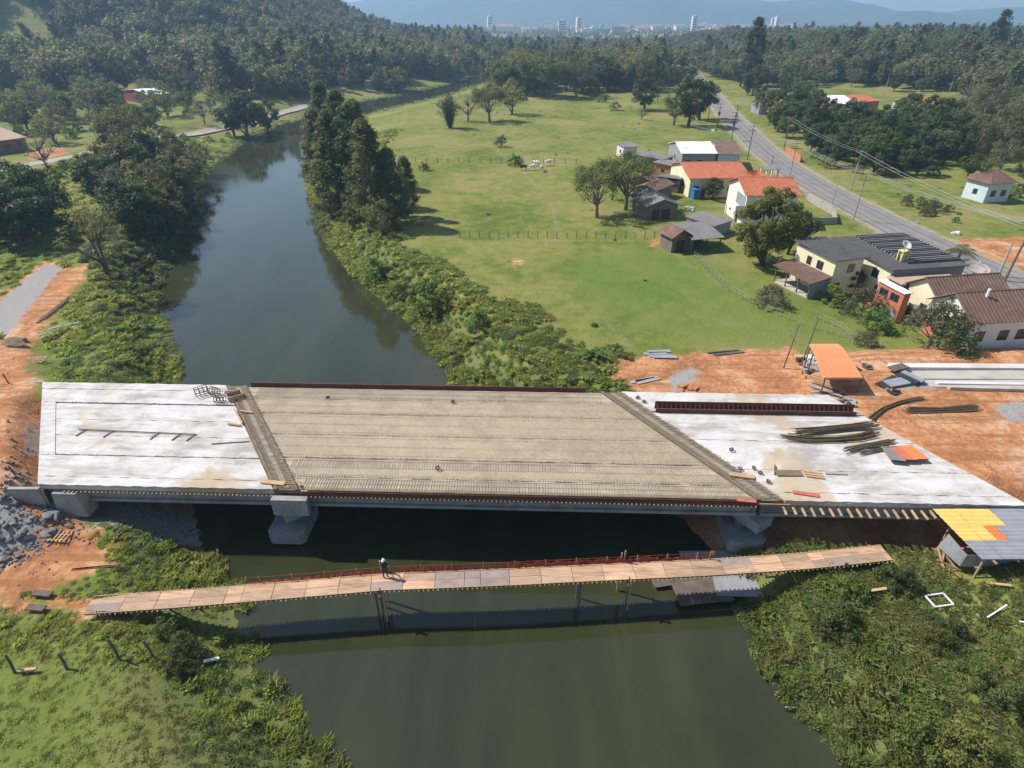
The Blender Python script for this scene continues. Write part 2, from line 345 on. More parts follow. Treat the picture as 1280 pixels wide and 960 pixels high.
gravel_ps = [pave, V2(PP([(838,474),(848,462),(868,460),(874,468),(858,482),(840,490)])), V2(PP([(1240,512),(1262,502),(1300,512),(1300,532),(1268,530)], 1.3)),
             V2(PP([(-40,640),(20,632),(48,650),(25,672),(-40,700)], -.5)), V2(PP([(60,612),(330,625),(300,650),(120,660)], -1.5)), V2(PP([(25,520),(42,515),(42,545),(28,560)], 1.4)), V2(PP([(1118,478),(1175,476),(1180,488),(1130,492)], 1))]
road_px = [(846,76),(862,88),(885,112),(905,138),(928,162),(955,188),(1000,219),(1050,247),(1110,279),(1200,322),(1290,366),(1420,428)]
road_c = V2(PP(road_px)); lroad_c = V2(PP([(-160,240),(0,211),(60,201),(105,193),(170,175),(232,162),(300,145),(372,128),(400,119),(430,108)]))
under_deck = V2([P(30,607,1.5), P(1250,634,1.5), P(1060,520,1.5), P(36,500,1.5)])
def polydist(pl, x, y):
    d = np.full(x.shape, 1e9)
    for a, c in zip(pl[:-1], pl[1:]):
        e = c-a; t = np.clip(((x-a[0])*e[0]+(y-a[1])*e[1])/(e@e), 0, 1)
        d = np.minimum(d, np.hypot(x-a[0]-e[0]*t, y-a[1]-e[1]*t))
    return d
def height(x, y, d=None):
    x = np.asarray(x, float); y = np.asarray(y, float)
    if d is None: d = sdf(river_poly, x, y)
    wob1 = wob(x, y, .09)
    bw = 7.5+1.8*wob1+32*sm((y-190)/60)*sm((x+150)/30)
    t = sm(d/bw); z = np.where(d > 0, WZ-.05+(-WZ+.05)*t, WZ-.08-1.6*sm(-d/5))
    far = sm((np.hypot(x, y)-60)/200)
    z = z+t*(.14*wob1+.08*wob(x, y, .5)) + t*far*.5*wob(x, y, .02)
    # near bank ground lies a little lower than the pasture
    z = z-1.9*t*sm((40.5-y)/6)
    z = z-2.5*t*sm((1.8-sdf(under_deck, x, y))/3.2)
    dp = np.minimum(sdf(right_pad, x, y), sdf(left_pad, x, y))
    z = z+1.38*sm(1-dp/4.5)*sm((d-3)/5)
    # hills
    hl = 140*np.exp(-(((x+490)/255)**2+((y-780)/240)**2)) + 55*np.exp(-(((x+390)/130)**2+((y-570)/110)**2))
    hl = hl*sm((-x-60)/200)
    hr = 9.5*sm((y-330-.25*np.abs(x-250))/170)*sm((x-150-.10*(y-350))/90)
    hr = hr*(1-.5*sm((y-900)/500)) + 9*np.exp(-(((x-330)/130)**2+((y-270)/80)**2))*sm((x-190)/60)
    z = z+(hl+hr)*(1+.12*wob(x, y, .012))*sm((polydist(lroad_c, x, y)-6)/40)*sm((d-8)/40)
    return z
def spans(parts):
    out = [parts[0][0]]
    for lo, hi, st in parts:
        while out[-1] < hi-1e-6: out.append(min(hi, out[-1]+st))
    return out
def grow(v, st, fac, end):
    out = []
    while v < end: st *= fac; v += st; out.append(v)
    return out
hx = spans([(0,60,.8),(60,135,1.6)]); hx += grow(135, 1.7, 1.075, 9000)
hx = [v for v in hx if v < 6000]
gx = np.array([-v for v in hx[:0:-1]]+hx)
gy = spans([(-90,10,4),(10,82,.8),(82,150,1.25),(150,300,2.4)]); gy = np.array(gy+grow(300, 2.5, 1.055, 5700))
X, Y = np.meshgrid(gx, gy); D = sdf(river_poly, X, Y); Z = height(X, Y, D)
def grid_mesh(name, X, Y, Z):
    ny, nx = X.shape; me = bpy.data.meshes.new(name)
    co = np.stack([X, Y, Z], -1).reshape(-1, 3).astype(np.float32)
    i = np.arange(ny*nx).reshape(ny, nx); q = np.stack([i[:-1,:-1], i[:-1,1:], i[1:,1:], i[1:,:-1]], -1).reshape(-1, 4)
    me.vertices.add(len(co)); me.vertices.foreach_set('co', co.ravel())
    me.loops.add(q.size); me.loops.foreach_set('vertex_index', q.ravel().astype(np.int32))
    me.polygons.add(len(q)); me.polygons.foreach_set('loop_start', np.arange(0, q.size, 4, dtype=np.int32))
    me.polygons.foreach_set('use_smooth', np.ones(len(q), bool)); me.update(calc_edges=True); return me
def fattr(me, name, arr):
    a = me.attributes.new(name, 'FLOAT', 'POINT'); a.data.foreach_set('value', np.asarray(arr, np.float32).ravel())
me = grid_mesh('ground', X, Y, Z)
dirt = np.maximum(-sdf(dirt_r, X, Y), 1.2-sdf(pave, X, Y))
for p in dirt_l: dirt = np.maximum(dirt, -sdf(p, X, Y))
rd = polydist(road_c, X, Y); ld = polydist(lroad_c, X, Y)
dirt = np.maximum(dirt, .8-sdf(under_deck, X, Y)); dirt = np.maximum(dirt, np.minimum(3.6-ld, .8))
dirt = np.maximum(dirt, .75-polydist(V2(PP([(-80,735),(60,750),(116,757)], -1.3)), X, Y))
dirt = np.where((D < 2.0) & (sdf(under_deck, X, Y) > 1), np.minimum(dirt, D-2.5), dirt); dirt = np.where((Y < 33.5) & (X > -20), dirt-6, dirt)
gr = np.full(X.shape, -1e3)
for p in gravel_ps: gr = np.maximum(gr, -sdf(p, X, Y))
near_p = V2(PP([(-200,780),(0,800),(160,815),(165,960),(150,1150),(-300,1150)], -1.9))
lush_p = V2(PP([(690,330),(800,310),(880,320),(1010,380),(1110,430),(1000,440),(880,430),(760,395)]))
dry_p = V2(PP([(150,830),(300,820),(380,960),(430,1100),(180,1100),(160,900)], -1))
bank = np.where(Y < 150, 5.5, 4.0)+1.5*wob(X, Y, .2)-D
fattr(me, 'dirt', dirt); fattr(me, 'gravel', gr); fattr(me, 'lush', np.maximum(-sdf(lush_p, X, Y), -sdf(near_p, X, Y))); fattr(me, 'dry', -sdf(dry_p, X, Y)); fattr(me, 'bank', bank); fattr(me, 'verge', 5.6-rd)
trails = [V2(PP(l)) for l in ([(560,308),(640,303),(740,300),(835,303)], [(575,300),(640,332),(705,372),(770,415),(800,444)], [(700,300),(688,250),(655,216),(622,190),(600,160)], [(520,206),(600,205),(720,208),(790,205)], [(830,305),(860,330),(930,372)], [(640,130),(700,150),(800,185)])]
tr = np.full(X.shape, 1e3)
for t_ in trails: tr = np.minimum(tr, polydist(t_, X, Y))
fattr(me, 'trail', .45-tr)
me.materials.append(M['ground_cover']); ground = link('ground', me, kind='structure')
def gz(x, y): return float(height(np.array([x]), np.array([y]))[0])
def on(px, py, z0=0.0):      # picture point -> ground
    p = P(px, py, z0)
    for _ in range(4):
        z = gz(p.x, p.y)
        if CAM_H-z < 3: break
        q = P(px, py, z)
        if (q-p).length > 80: break
        p = q
    p.z = gz(p.x, p.y); return p
MB().add([(-400,-90,WZ),(400,-90,WZ),(400,700,WZ),(-400,700,WZ)], [(0,1,2,3)]).build('river', 'river_water', kind='structure')

def strip(name, pts, w, mat, lift, res=3.0, kind='structure', pieces=4):
    pts = np.asarray(pts); seg = np.hypot(*np.diff(pts, axis=0).T); s = np.r_[0, np.cumsum(seg)]
    n = max(2, int(s[-1]/res)); t = np.linspace(0, s[-1], n)
    cx, cy = np.interp(t, s, pts[:,0]), np.interp(t, s, pts[:,1])
    for _ in range(6): cx[1:-1] = (cx[:-2]+2*cx[1:-1]+cx[2:])/4; cy[1:-1] = (cy[:-2]+2*cy[1:-1]+cy[2:])/4
    tx, ty = np.gradient(cx), np.gradient(cy); l = np.hypot(tx, ty); nx_, ny_ = -ty/l, tx/l
    k = np.linspace(-.5, .5, pieces+1)
    XX = cx[:,None]-nx_[:,None]*k*w; YY = cy[:,None]-ny_[:,None]*k*w
    ZZ = height(XX, YY); ZZ = np.maximum(ZZ, ZZ.mean(1, keepdims=True)-.1)+lift
    me = grid_mesh(name, XX, YY, ZZ); fattr(me, 'across', np.broadcast_to(k, XX.shape)); me.materials.append(M[mat])
    return link(name, me, kind=kind), (cx, cy, nx_, ny_)
strip('road', road_c, 8.4, 'road_asphalt', .10, 2.0, pieces=8)
strip('track', lroad_c, 5.5, 'track_grey', .10, 2.0)

# distant range
prof = [(-400,170),(100,150),(300,140),(345,180),(400,225),(440,190),(500,245),(600,330),(700,385),(790,380),(850,270),(885,225),(930,222),(965,195),(1000,212),(1045,222),(1100,140),(1135,105),(1180,100),(1230,135),(1290,155),(1600,190)]
mx_ = np.linspace(-6000, 6000, 260); my_ = np.linspace(3500, 5800, 46)
XX, YY = np.meshgrid(mx_, my_)
ppx = 640+FPX*1.19*XX/4600
pk = np.interp(ppx, [p[0] for p in prof], [p[1] for p in prof])-35
ZZ = (pk*4600/7000+35)*np.exp(-((YY-4600)/520)**2)*(1+.08*wob(XX, YY, .006)*(np.abs(YY-4600) > 150)) + 6*wob(XX, YY, .016)
ZZ += 60*np.exp(-((YY-3900)/220)**2)*sm((ppx-1000)/60)*sm((1180-ppx)/90)
me = grid_mesh('mountains', XX, YY, ZZ-6); me.materials.append(M['mountain_wood']); link('mountains', me, kind='structure')

# ------------------------------------------------------------------ foliage builders
def leaf_mesh(name, C, Nn, size, mat, aspect=.55, bend=.18):
    """diamond leaves at centres C with normals Nn: one mesh, vectorised"""
    n = len(C); Nn = Nn/(np.linalg.norm(Nn, axis=1, keepdims=True)+1e-9)
    r = rng.normal(size=(n,3)); a = np.cross(Nn, r); a /= np.linalg.norm(a, axis=1, keepdims=True)+1e-9; bb = np.cross(Nn, a)
    s = (size*rng.uniform(.65, 1.35, n))[:,None]
    v = np.stack([C-a*s*.5, C+bb*s*aspect*.5+Nn*s*bend*.4, C+a*s*.5-Nn*s*bend, C-bb*s*aspect*.5+Nn*s*bend*.4], 1).reshape(-1,3)
    return quads(name, v, mat)
def quads(name, v, mat):
    n = len(v)//4; me = bpy.data.meshes.new(name); me.vertices.add(len(v)); me.vertices.foreach_set('co', v.astype(np.float32).ravel())
    me.loops.add(4*n); me.loops.foreach_set('vertex_index', np.arange(4*n, dtype=np.int32)); me.polygons.add(n)
    me.polygons.foreach_set('loop_start', np.arange(0, 4*n, 4, dtype=np.int32)); me.update(calc_edges=True); me.materials.append(M[mat]); return me
def ball(n):
    d = rng.normal(size=(n,3)); return d/np.linalg.norm(d, axis=1, keepdims=True)
def crown_clumps(h, rad, z0, nc, shape='round', flat=1.0):
    d = ball(nc); rr = rng.uniform(.45, 1.0, nc)**.6
    c = d*rr[:,None]*np.array([rad, rad, (h-z0)/2*flat])
    c[:,2] += (h+z0)/2
    if shape == 'column':
        t = rng.uniform(0, 1, nc); a = rng.uniform(0, 6.28, nc); r = rad*np.clip(1.15*np.minimum(1, .55+t*2.2)*(1-t)**.62, .05, 1)*rng.uniform(.5, 1, nc)
        c = np.stack([r*np.cos(a), r*np.sin(a), z0+(h-z0)*t], 1)
    if shape == 'cone':
        t = rng.uniform(0, 1, nc)**1.2; a = rng.uniform(0, 6.28, nc); r = rad*(1-t*.85)*rng.uniform(.5, 1, nc)
        c = np.stack([r*np.cos(a), r*np.sin(a), z0+(h-z0)*t], 1)
    if shape == 'umbrella':
        c[:,2] = h-(h-z0)*.45*rng.uniform(0, 1, nc)-((c[:,0]**2+c[:,1]**2)/rad**2)*(h-z0)*.35
    if shape == 'dome':
        c[:,2] = np.abs(c[:,2]-(h+z0)/2)*2*.95+z0
    return c
def tree_meshes(tag_, h, rad, z0, nc, lpc, ls, crad, lmat, bark='bark', shape='round', limbs=10, flat=1.0, thick=.035, lean=.06, stems=1):
    c = crown_clumps(h, rad, z0, nc, shape, flat)
    cr = crad*rng.uniform(.6, 1.35, nc)
    pts, nrm = [], []
    for i in range(nc):
        k = int(lpc*rng.uniform(.6, 1.4)); d = ball(k); r = cr[i]*rng.uniform(.25, 1, k)**.55
        p = c[i]+d*r[:,None]*np.array([1,1,.72]); pts.append(p); nrm.append(d*1.0+np.array([0,0,.55])+rng.normal(size=(k,3))*.45)
    me = leaf_mesh('crown_'+tag_, np.vstack(pts), np.vstack(nrm), ls, lmat)
    mb = MB(); tr = h*thick
    for s in range(stems):
        ln = Vector((random.uniform(-1,1), random.uniform(-1,1), 0))*lean*h*(1 if stems == 1 else 2.5)
        o = Vector((0,0,-.4)) + (ln*.12 if stems > 1 else Vector())
        axis = [o, o+Vector((ln.x*.15, ln.y*.2, h*.18)), Vector((ln.x*.5, ln.y*.5, h*.42)), Vector((ln.x, ln.y, h*.66)), Vector((ln.x*1.1, ln.y*1.1, h*.9))]
        rr = [tr*1.25, tr*.9, tr*.68, tr*.4, tr*.1]; mb.tube(axis, rr, 7)
        idx = rng.permutation(nc)[:max(3, limbs//stems)]
        for i in idx:
            e = Vector(c[i]); f = min(.85, max(.16, (e.z/h)*.62)); k = f*len(axis) - 0
            b0 = axis[min(3, int(f*4.4))].lerp(axis[min(4, int(f*4.4)+1)], .3)
            mid = b0.lerp(e, .5)+Vector((random.uniform(-.3,.3), random.uniform(-.3,.3), random.uniform(-.1,.35)))*(h*.06)
            r0 = tr*.42; mb.tube([b0, mid, e], [r0, r0*.55, r0*.12], 5)
            for _ in range(2):
                e2 = mid.lerp(e, .5)+Vector(tuple(rng.normal(size=3)))*crad*.8; mb.tube([mid, e2], [r0*.35, r0*.06], 4)
    tm = bpy.data.meshes.new('trunk_'+tag_); tm.from_pydata(mb.v, [], mb.f); tm.polygons.foreach_set('use_smooth', [True]*len(tm.polygons)); tm.materials.append(M[bark])
    return tm, me
KIND = {}
def kind(k, **kw):
    KIND.setdefault(k, []).append(tree_meshes(k, **kw))
for i in range(3):
    kind('dense', h=10.5, rad=4.6, z0=2.2, nc=46, lpc=78, ls=.62, crad=1.35, lmat='leaf_dark', limbs=12)
    kind('round', h=9.5, rad=4.4, z0=2.0, nc=42, lpc=74, ls=.58, crad=1.25, lmat='leaf_mid', limbs=12)
    kind('olive', h=10.5, rad=5.0, z0=2.6, nc=44, lpc=58, ls=.50, crad=1.25, lmat='leaf_olive', limbs=16, bark='bark_pale')
for i in range(2):
    kind('feathery', h=11.5, rad=6.2, z0=3.2, nc=70, lpc=92, ls=.40, crad=1.35, lmat='leaf_olive', limbs=22, shape='umbrella', bark='bark_pale')
    kind('bare', h=9.5, rad=4.6, z0=2.4, nc=46, lpc=14, ls=.34, crad=1.1, lmat='leaf_grey', limbs=34, bark='bark_pale', thick=.03)
    kind('tall', h=21.5, rad=4.9, z0=2.0, nc=125, lpc=90, ls=.5, crad=1.3, lmat='leaf_olive' if i == 0 else 'leaf_mid', shape='column', limbs=22, bark='bark_pale', thick=.017, lean=.03)
    kind('bush', h=3.4, rad=2.2, z0=.3, nc=22, lpc=60, ls=.36, crad=.75, lmat='leaf_lush', limbs=8, shape='dome')
    kind('greybush', h=4.6, rad=3.2, z0=.5, nc=34, lpc=54, ls=.30, crad=.85, lmat='leaf_grey', limbs=18, shape='dome', bark='bark_pale')
kind('ybush', h=3.0, rad=2.0, z0=.2, nc=26, lpc=90, ls=.22, crad=.65, lmat='leaf_yellow', limbs=8, shape='dome')
kind('dbush', h=3.2, rad=2.1, z0=.2, nc=26, lpc=90, ls=.26, crad=.7, lmat='leaf_mid', limbs=8, shape='dome')
kind('mango', h=12.5, rad=5.4, z0=1.6, nc=95, lpc=130, ls=.46, crad=1.15, lmat='leaf_yellow', limbs=14)
kind('conifer', h=24, rad=5.0, z0=8, nc=60, lpc=60, ls=.8, crad=1.5, lmat='leaf_dark', shape='column', limbs=14, thick=.015)
kind('slender', h=11.5, rad=4.6, z0=5.2, nc=30, lpc=46, ls=.40, crad=1.1, lmat='leaf_olive', limbs=16, shape='umbrella', bark='bark', stems=2, thick=.02)
def fronds(name, n, ln, droop, width, mat, z, up0=.9):
    """feather leaves: an arched rib with leaflets on both sides"""
    vs = []
    for k in range(n):
        a = 6.283*k/n+random.uniform(-.2,.2); el = random.uniform(-.2, up0); L_ = ln*random.uniform(.8, 1.15)
        d = np.array([math.cos(a), math.sin(a), 0]); sd_ = np.array([-d[1], d[0], 0]); prev = None
        for j in range(14):
            t = j/13; p = np.array([0,0,z])+d*L_*t*(math.cos(el)*.6+.4)+np.array([0,0,1])*(L_*t*math.sin(el)-droop*L_*t*t)
            for sg in (-1, 1):
                w = width*math.sin(math.pi*(.12+.85*t))
                tip = p+sd_*sg*w+d*.25*w-np.array([0,0,.35*w]); q = d*L_*.036
                vs += [p-q, p+q, tip+q*.3, tip-q*.3]
    return quads(name, np.array(vs), mat)
def palm_kind(k, h, n, ln, mat):
    mb = MB().tube([(0,0,-.3),(.1,.05,h*.35),(.18,0,h*.7),(.25,.05,h)], [.2,.15,.13,.11], 8)
    tm = bpy.data.meshes.new('trunk_'+k); tm.from_pydata(mb.v, [], mb.f); tm.materials.append(M['bark_pale'])
    me = fronds('crown_'+k, n, ln, .55, .55, mat, h); KIND.setdefault(k, []).append((tm, me))
palm_kind('palm', 9.0, 18, 3.4, 'leaf_mid'); palm_kind('palm', 7.5, 16, 3.0, 'leaf_olive'); palm_kind('lowpalm', 1.6, 20, 2.1, 'leaf_olive')
# banana plant: broad paddles from the ground
vs = []
for k in range(26):
    a = random.uniform(0, 6.28); r0 = random.uniform(0, .9); L_ = random.uniform(1.6, 2.9); el = random.uniform(.5, 1.3); o = np.array([r0*math.cos(a*3), r0*math.sin(a*3), .2]); d = np.array([math.cos(a), math.sin(a), 0]); s_ = np.array([-d[1], d[0], 0])
    for j in range(5):
        f = lambda t: o+d*L_*t*math.cos(el)*(1+.3*t)+np.array([0,0,1])*(L_*t*math.sin(el)-1.1*t*t*t)
        w = lambda t: .32*math.sin(math.pi*min(1, .08+t*.95))
        t0, t1 = .3+.14*j, .3+.14*(j+1); vs += [f(t0)-s_*w(t0), f(t0)+s_*w(t0), f(t1)+s_*w(t1), f(t1)-s_*w(t1)]
mb = MB()
for k in range(4): mb.tube([(random.uniform(-.5,.5), random.uniform(-.5,.5), -.2), (random.uniform(-.4,.4), random.uniform(-.4,.4), 1.2)], [.12,.07], 6)
tm = bpy.data.meshes.new('trunk_banana'); tm.from_pydata(mb.v, [], mb.f); tm.materials.append(M['leaf_mid'])
KIND['banana'] = [(tm, quads('crown_banana', np.array(vs), 'leaf_lush'))]
# bamboo clump: arching canes with leaves
P_, N_ = [], []; mb = MB()
for k in range(46):
    a = random.uniform(0, 6.28); sp_ = random.uniform(.3, 4.6); hh = random.uniform(8, 12.5)*(1-.05*sp_); d = Vector((math.cos(a), math.sin(a), 0))
    pts = [d*(.6*random.random())+d*sp_*t*t+Vector((0,0,hh*(t-.18*t*t*t))) for t in (0,.25,.5,.75,1)]; pts[0].z = -.2
    mb.tube(pts, [.05,.05,.04,.03,.01], 4)
    for j in range(70):
        t = random.uniform(.12, 1); i = min(3, int(t*4)); p = pts[i].lerp(pts[i+1], t*4-i); P_.append(np.array(p)+rng.normal(size=3)*.42); N_.append(rng.normal(size=3)+np.array([d.x, d.y, .8]))
tm = bpy.data.meshes.new('trunk_bamboo'); tm.from_pydata(mb.v, [], mb.f); tm.materials.append(M['leaf_yellow'])
KIND['bamboo'] = [(tm, leaf_mesh('crown_bamboo', np.array(P_), np.array(N_), .55, 'leaf_dark', .35))]
del P_, N_
NAME = {'dense':'broadleaf_tree','round':'broadleaf_tree','olive':'broadleaf_tree','feathery':'feathery_tree','bare':'thin_tree','tall':'eucalyptus_tree','bush':'shrub','ybush':'shrub','dbush':'shrub','greybush':'shrub','mango':'mango_tree','conifer':'pine_tree','slender':'slender_tree','palm':'palm_tree','lowpalm':'palm_tree','banana':'banana_plant','bamboo':'bamboo_clump'}
CAT = {'shrub':'shrub','banana_plant':'plant','bamboo_clump':'bamboo','palm_tree':'palm'}
def tree(px, py, k, s=1.0, label='', group=None, at=None, zs=1.0):
    p = at if at is not None else on(px, py)
    tm, cm = random.choice(KIND[k]); nm = NAME[k]
    o = thing(nm, label, CAT.get(nm, 'tree'), p, random.uniform(0, 6.28), group)
    o.scale = (s, s, s*zs*random.uniform(.93, 1.07))
    link('stems' if nm in ('shrub', 'banana_plant', 'bamboo_clump') else 'trunk', tm, o); link('foliage' if nm in ('shrub', 'banana_plant', 'bamboo_clump') else 'crown', cm, o)
    return o

# scatter (stuff): points with picked clump, turned and scaled
def proto_collection(name, meshes):
    c = bpy.data.collections.new(name)
    for i, me in enumerate(meshes):
        o = bpy.data.objects.new('%s_%02d' % (name, i), me); c.objects.link(o)
    return c
def scatter(name, pts, sc, protos, label, cat, zs=None, tilt=.12, pick=None):
    n = len(pts)
    if n == 0: return
    me = bpy.data.meshes.new(name); me.vertices.add(n); me.vertices.foreach_set('co', np.asarray(pts, np.float32).ravel())
    a = me.attributes.new('size', 'FLOAT_VECTOR', 'POINT'); zs = np.ones(n) if zs is None else zs
    a.data.foreach_set('vector', np.stack([sc, sc, sc*zs], 1).astype(np.float32).ravel())
    a = me.attributes.new('turn', 'FLOAT_VECTOR', 'POINT')
    a.data.foreach_set('vector', np.stack([rng.normal(0, tilt, n), rng.normal(0, tilt, n), rng.uniform(0, 6.28, n)], 1).astype(np.float32).ravel())
    a = me.attributes.new('pick', 'INT', 'POINT'); a.data.foreach_set('value', (rng.integers(0, len(protos.objects), n) if pick is None else pick).astype(np.int32))
    ng = bpy.data.node_groups.new(name, 'GeometryNodeTree')
    ng.interface.new_socket('Geometry', in_out='INPUT', socket_type='NodeSocketGeometry'); ng.interface.new_socket('Geometry', in_out='OUTPUT', socket_type='NodeSocketGeometry')
    gi = ng.nodes.new('NodeGroupInput'); go = ng.nodes.new('NodeGroupOutput'); ip = ng.nodes.new('GeometryNodeInstanceOnPoints')
    ci = ng.nodes.new('GeometryNodeCollectionInfo'); ci.inputs[0].default_value = protos; ci.inputs[1].default_value = True; ci.inputs[2].default_value = True
    ip.inputs['Pick Instance'].default_value = True
    def na(nm, t):
        x = ng.nodes.new('GeometryNodeInputNamedAttribute'); x.data_type = t; x.inputs[0].default_value = nm; return x.outputs[0]
    l = ng.links.new; l(gi.outputs[0], ip.inputs['Points']); l(ci.outputs[0], ip.inputs['Instance'])
    l(na('pick', 'INT'), ip.inputs['Instance Index']); l(na('turn', 'FLOAT_VECTOR'), ip.inputs['Rotation']); l(na('size', 'FLOAT_VECTOR'), ip.inputs['Scale']); l(ip.outputs[0], go.inputs[0])
    o = link(name, me, kind='stuff', label=label, category=cat); md = o.modifiers.new('scatter', 'NODES'); md.node_group = ng
    return o
def weed(n, r, h, ls, mat, asp=.5):
    d = ball(n); rr = rng.uniform(.2, 1, n)**.5; C = d*rr[:,None]*np.array([r, r, h*.6]); C[:,2] = np.abs(C[:,2])*1.05
    return leaf_mesh('weed', C, d*.6+np.array([-.35,.1,1.9])+rng.normal(size=(n,3))*.45, ls, mat, asp)
def tuft(n, r, h, mat, w=.05, o0=.3, o1=1.1):
    a = rng.uniform(0, 6.28, n); rr = r*np.sqrt(rng.uniform(0, 1, n)); o = np.stack([rr*np.cos(a), rr*np.sin(a), np.full(n, -.05)], 1)
    t = rng.uniform(0, 6.28, n); ld_ = np.stack([np.cos(t), np.sin(t), np.zeros(n)], 1); s = np.stack([-np.sin(t), np.cos(t), np.zeros(n)], 1)*w
    hh = (h*rng.uniform(.5, 1.2, n))[:,None]; up = np.array([0,0,1.0]); out_ = rng.uniform(o0, o1, n)[:,None]
    m1 = o+ld_*hh*out_*.35+up*hh*.6; tip = o+ld_*hh*out_+up*hh*(1-out_*.35)
    return quads('tuft', np.stack([o-s, o+s, m1+s*.8, tip], 1).reshape(-1, 3), mat)
weeds = proto_collection('weed_clump', [weed(150, .6, .6, .15, 'leaf_weed'), weed(130, .65, .5, .19, 'leaf_lush'), weed(140, .55, .7, .14, 'leaf_mid', .5), tuft(90, .5, .75, 'blade_green', .022), tuft(80, .5, .6, 'leaf_weed', .026), tuft(80, .45, .65, 'blade_dry', .02), weed(150, .65, .45, .13, 'leaf_yellow')])
bushes = proto_collection('bush_clump', [weed(380, 1.2, 1.2, .27, 'leaf_weed'), weed(360, 1.3, 1.0, .28, 'leaf_lush'), weed(360, 1.1, 1.2, .25, 'leaf_mid'), weed(340, 1.2, 1.0, .26, 'blade_green', .3), weed(340, 1.4, .8, .24, 'leaf_weed', .4)])
tufts = proto_collection('grass_tuft', [tuft(46, .34, .34, 'blade_green', .028), tuft(40, .3, .42, 'blade_dry', .022), tuft(50, .4, .28, 'blade_green', .03), weed(34, .3, .25, .11, 'leaf_weed')])
dark_b = proto_collection('dark_clump', [weed(240, 1.3, 1.6, .34, 'leaf_dark'), weed(240, 1.2, 1.8, .36, 'leaf_mid'), weed(200, 1.3, 1.3, .32, 'leaf_olive')])
def far_tree(h, r, n, ls, mat, z0=.25, shape='round'):
    c = crown_clumps(h, r, h*z0, 26, shape); i = rng.integers(0, 26, n); d = ball(n); C = c[i]+d*(r*.36)*rng.uniform(.4, 1, n)[:,None]
    return leaf_mesh('far_tree', C, d+np.array([0,0,.5])+rng.normal(size=(n,3))*.4, ls, mat, .75)
wood = proto_collection('wood_tree', [far_tree(12, 7, 720, 1.05, 'leaf_far2', .3, 'umbrella'), far_tree(11, 6.0, 720, 1.05, 'leaf_olive'), far_tree(13, 6.5, 760, 1.15, 'leaf_far2'), far_tree(14, 7.2, 800, 1.15, 'leaf_far2', .2, 'dome'), far_tree(15, 6, 700, 1.2, 'leaf_far'), far_tree(12, 5, 620, 1.15, 'leaf_far'), far_tree(14, 4.6, 620, 1.15, 'leaf_far'), far_tree(10, 5.5, 600, 1.2, 'leaf_far'), far_tree(17, 3.6, 560, 1.1, 'leaf_far', .2, 'column'), far_tree(12, 5.5, 520, 1.0, 'leaf_far2'), far_tree(11, 4.5, 560, 1.1, 'leaf_dark')])

# ------------------------------------------------------------------ the bridge (local frame: u along, v across away from the camera)
DZ = 1.5
B0 = P(47, 606, DZ); D0 = P(1283, 633, DZ); BANG = math.atan2(D0.y-B0.y, D0.x-B0.x)
ca, sa = math.cos(BANG), math.sin(BANG)
def loc(p): q = p-Vector((B0.x, B0.y, 0)); return Vector((q.x*ca+q.y*sa, -q.x*sa+q.y*ca, p.z))
def wor(u, v, z=DZ): return Vector((B0.x+u*ca-v*sa, B0.y+u*sa+v*ca, z))
W = 16.3; K = -11.3/W; KR = -9.4/W
U1, U2, U3 = 21.3, 61.2, (D0-B0).length+.3
def SK(u, v, k=K): return (u+k*v, v)
bridge = thing('road_bridge', 'unfinished concrete road bridge with skewed joints spanning the brown river', 'bridge', (B0.x, B0.y, 0), BANG)
deck_poly = V2([wor(*SK(-.5,-.6)), wor(*SK(U3+.5,-.6,KR)), wor(*SK(U3+.5,W+.6,KR)), wor(*SK(-.5,W+.6))])
def skprism(mb, u0, u1, v0, v1, z0, z1, k0=K, k1=K):
    return mb.prism([SK(u0,v0,k0), SK(u1,v0,k1), SK(u1,v1,k1), SK(u0,v1,k0)], z0, z1)
def rough_strip(mb, u0, u1, v0, v1, z, k0=K, k1=K, nu=46, amp=.02):
    """slab strip whose long edges waver a little, as cast"""
    a = [[v0+.035*math.sin(i*1.7+v0*9)+random.uniform(-.02,.02) for i in range(nu+1)], [v1+.035*math.sin(i*1.3+v1*7)+random.uniform(-.02,.02) for i in range(nu+1)]]
    top = []
    for r in (0, 1):
        for i in range(nu+1):
            v = a[r][i]; lo = u0+k0*v; hi = u1+k1*v; top.append((lo+(hi-lo)*i/nu, v, z+random.uniform(-amp,amp)*.3))
    n = nu+1; fs = [(i, i+1, n+i+1, n+i) for i in range(nu)]
    m_ = 2*n; vs = top+[(x, y, z-.14) for x, y, _ in top]
    fs += [(m_+i, m_+i+1, i+1, i) for i in range(nu)]+[(n+i, n+i+1, m_+n+i+1, m_+n+i) for i in range(nu)]
    fs += [(0, n, m_+n, m_), (nu, m_+nu, m_+n+nu, n+nu)]
    return mb.add(vs, fs)
JW = 1.15
spans3 = [(0, U1-JW, K, K), (U1+JW, U2-JW, K, K), (U2+JW, U3, K, KR)]
for i, (u0, u1, k0, k1) in enumerate(spans3):
    skprism(MB(), u0, u1, 0, W, DZ-.42, DZ-.10 if i != 1 else DZ-.16, k0, k1).build('deck_slab', 'deck_concrete' if i != 1 else 'precast_plank', bridge)
rows = {0: [(0.02,1.05,.06),(1.1,3.95,.05),(4.15,7.0,0),(7.05,9.6,0),(9.65,12.35,0),(12.55,15.0,.05),(15.06,16.28,.07)],
        1: [(0.25,1.75,0),(1.82,4.35,-.02),(4.42,7.8,0),(7.87,11.3,-.01),(11.37,14.0,0),(14.07,16.1,.01)],
        2: [(0.02,1.0,.05),(1.05,3.9,.05),(4.0,8.2,0),(8.25,12.6,0),(12.7,16.28,.1)]}
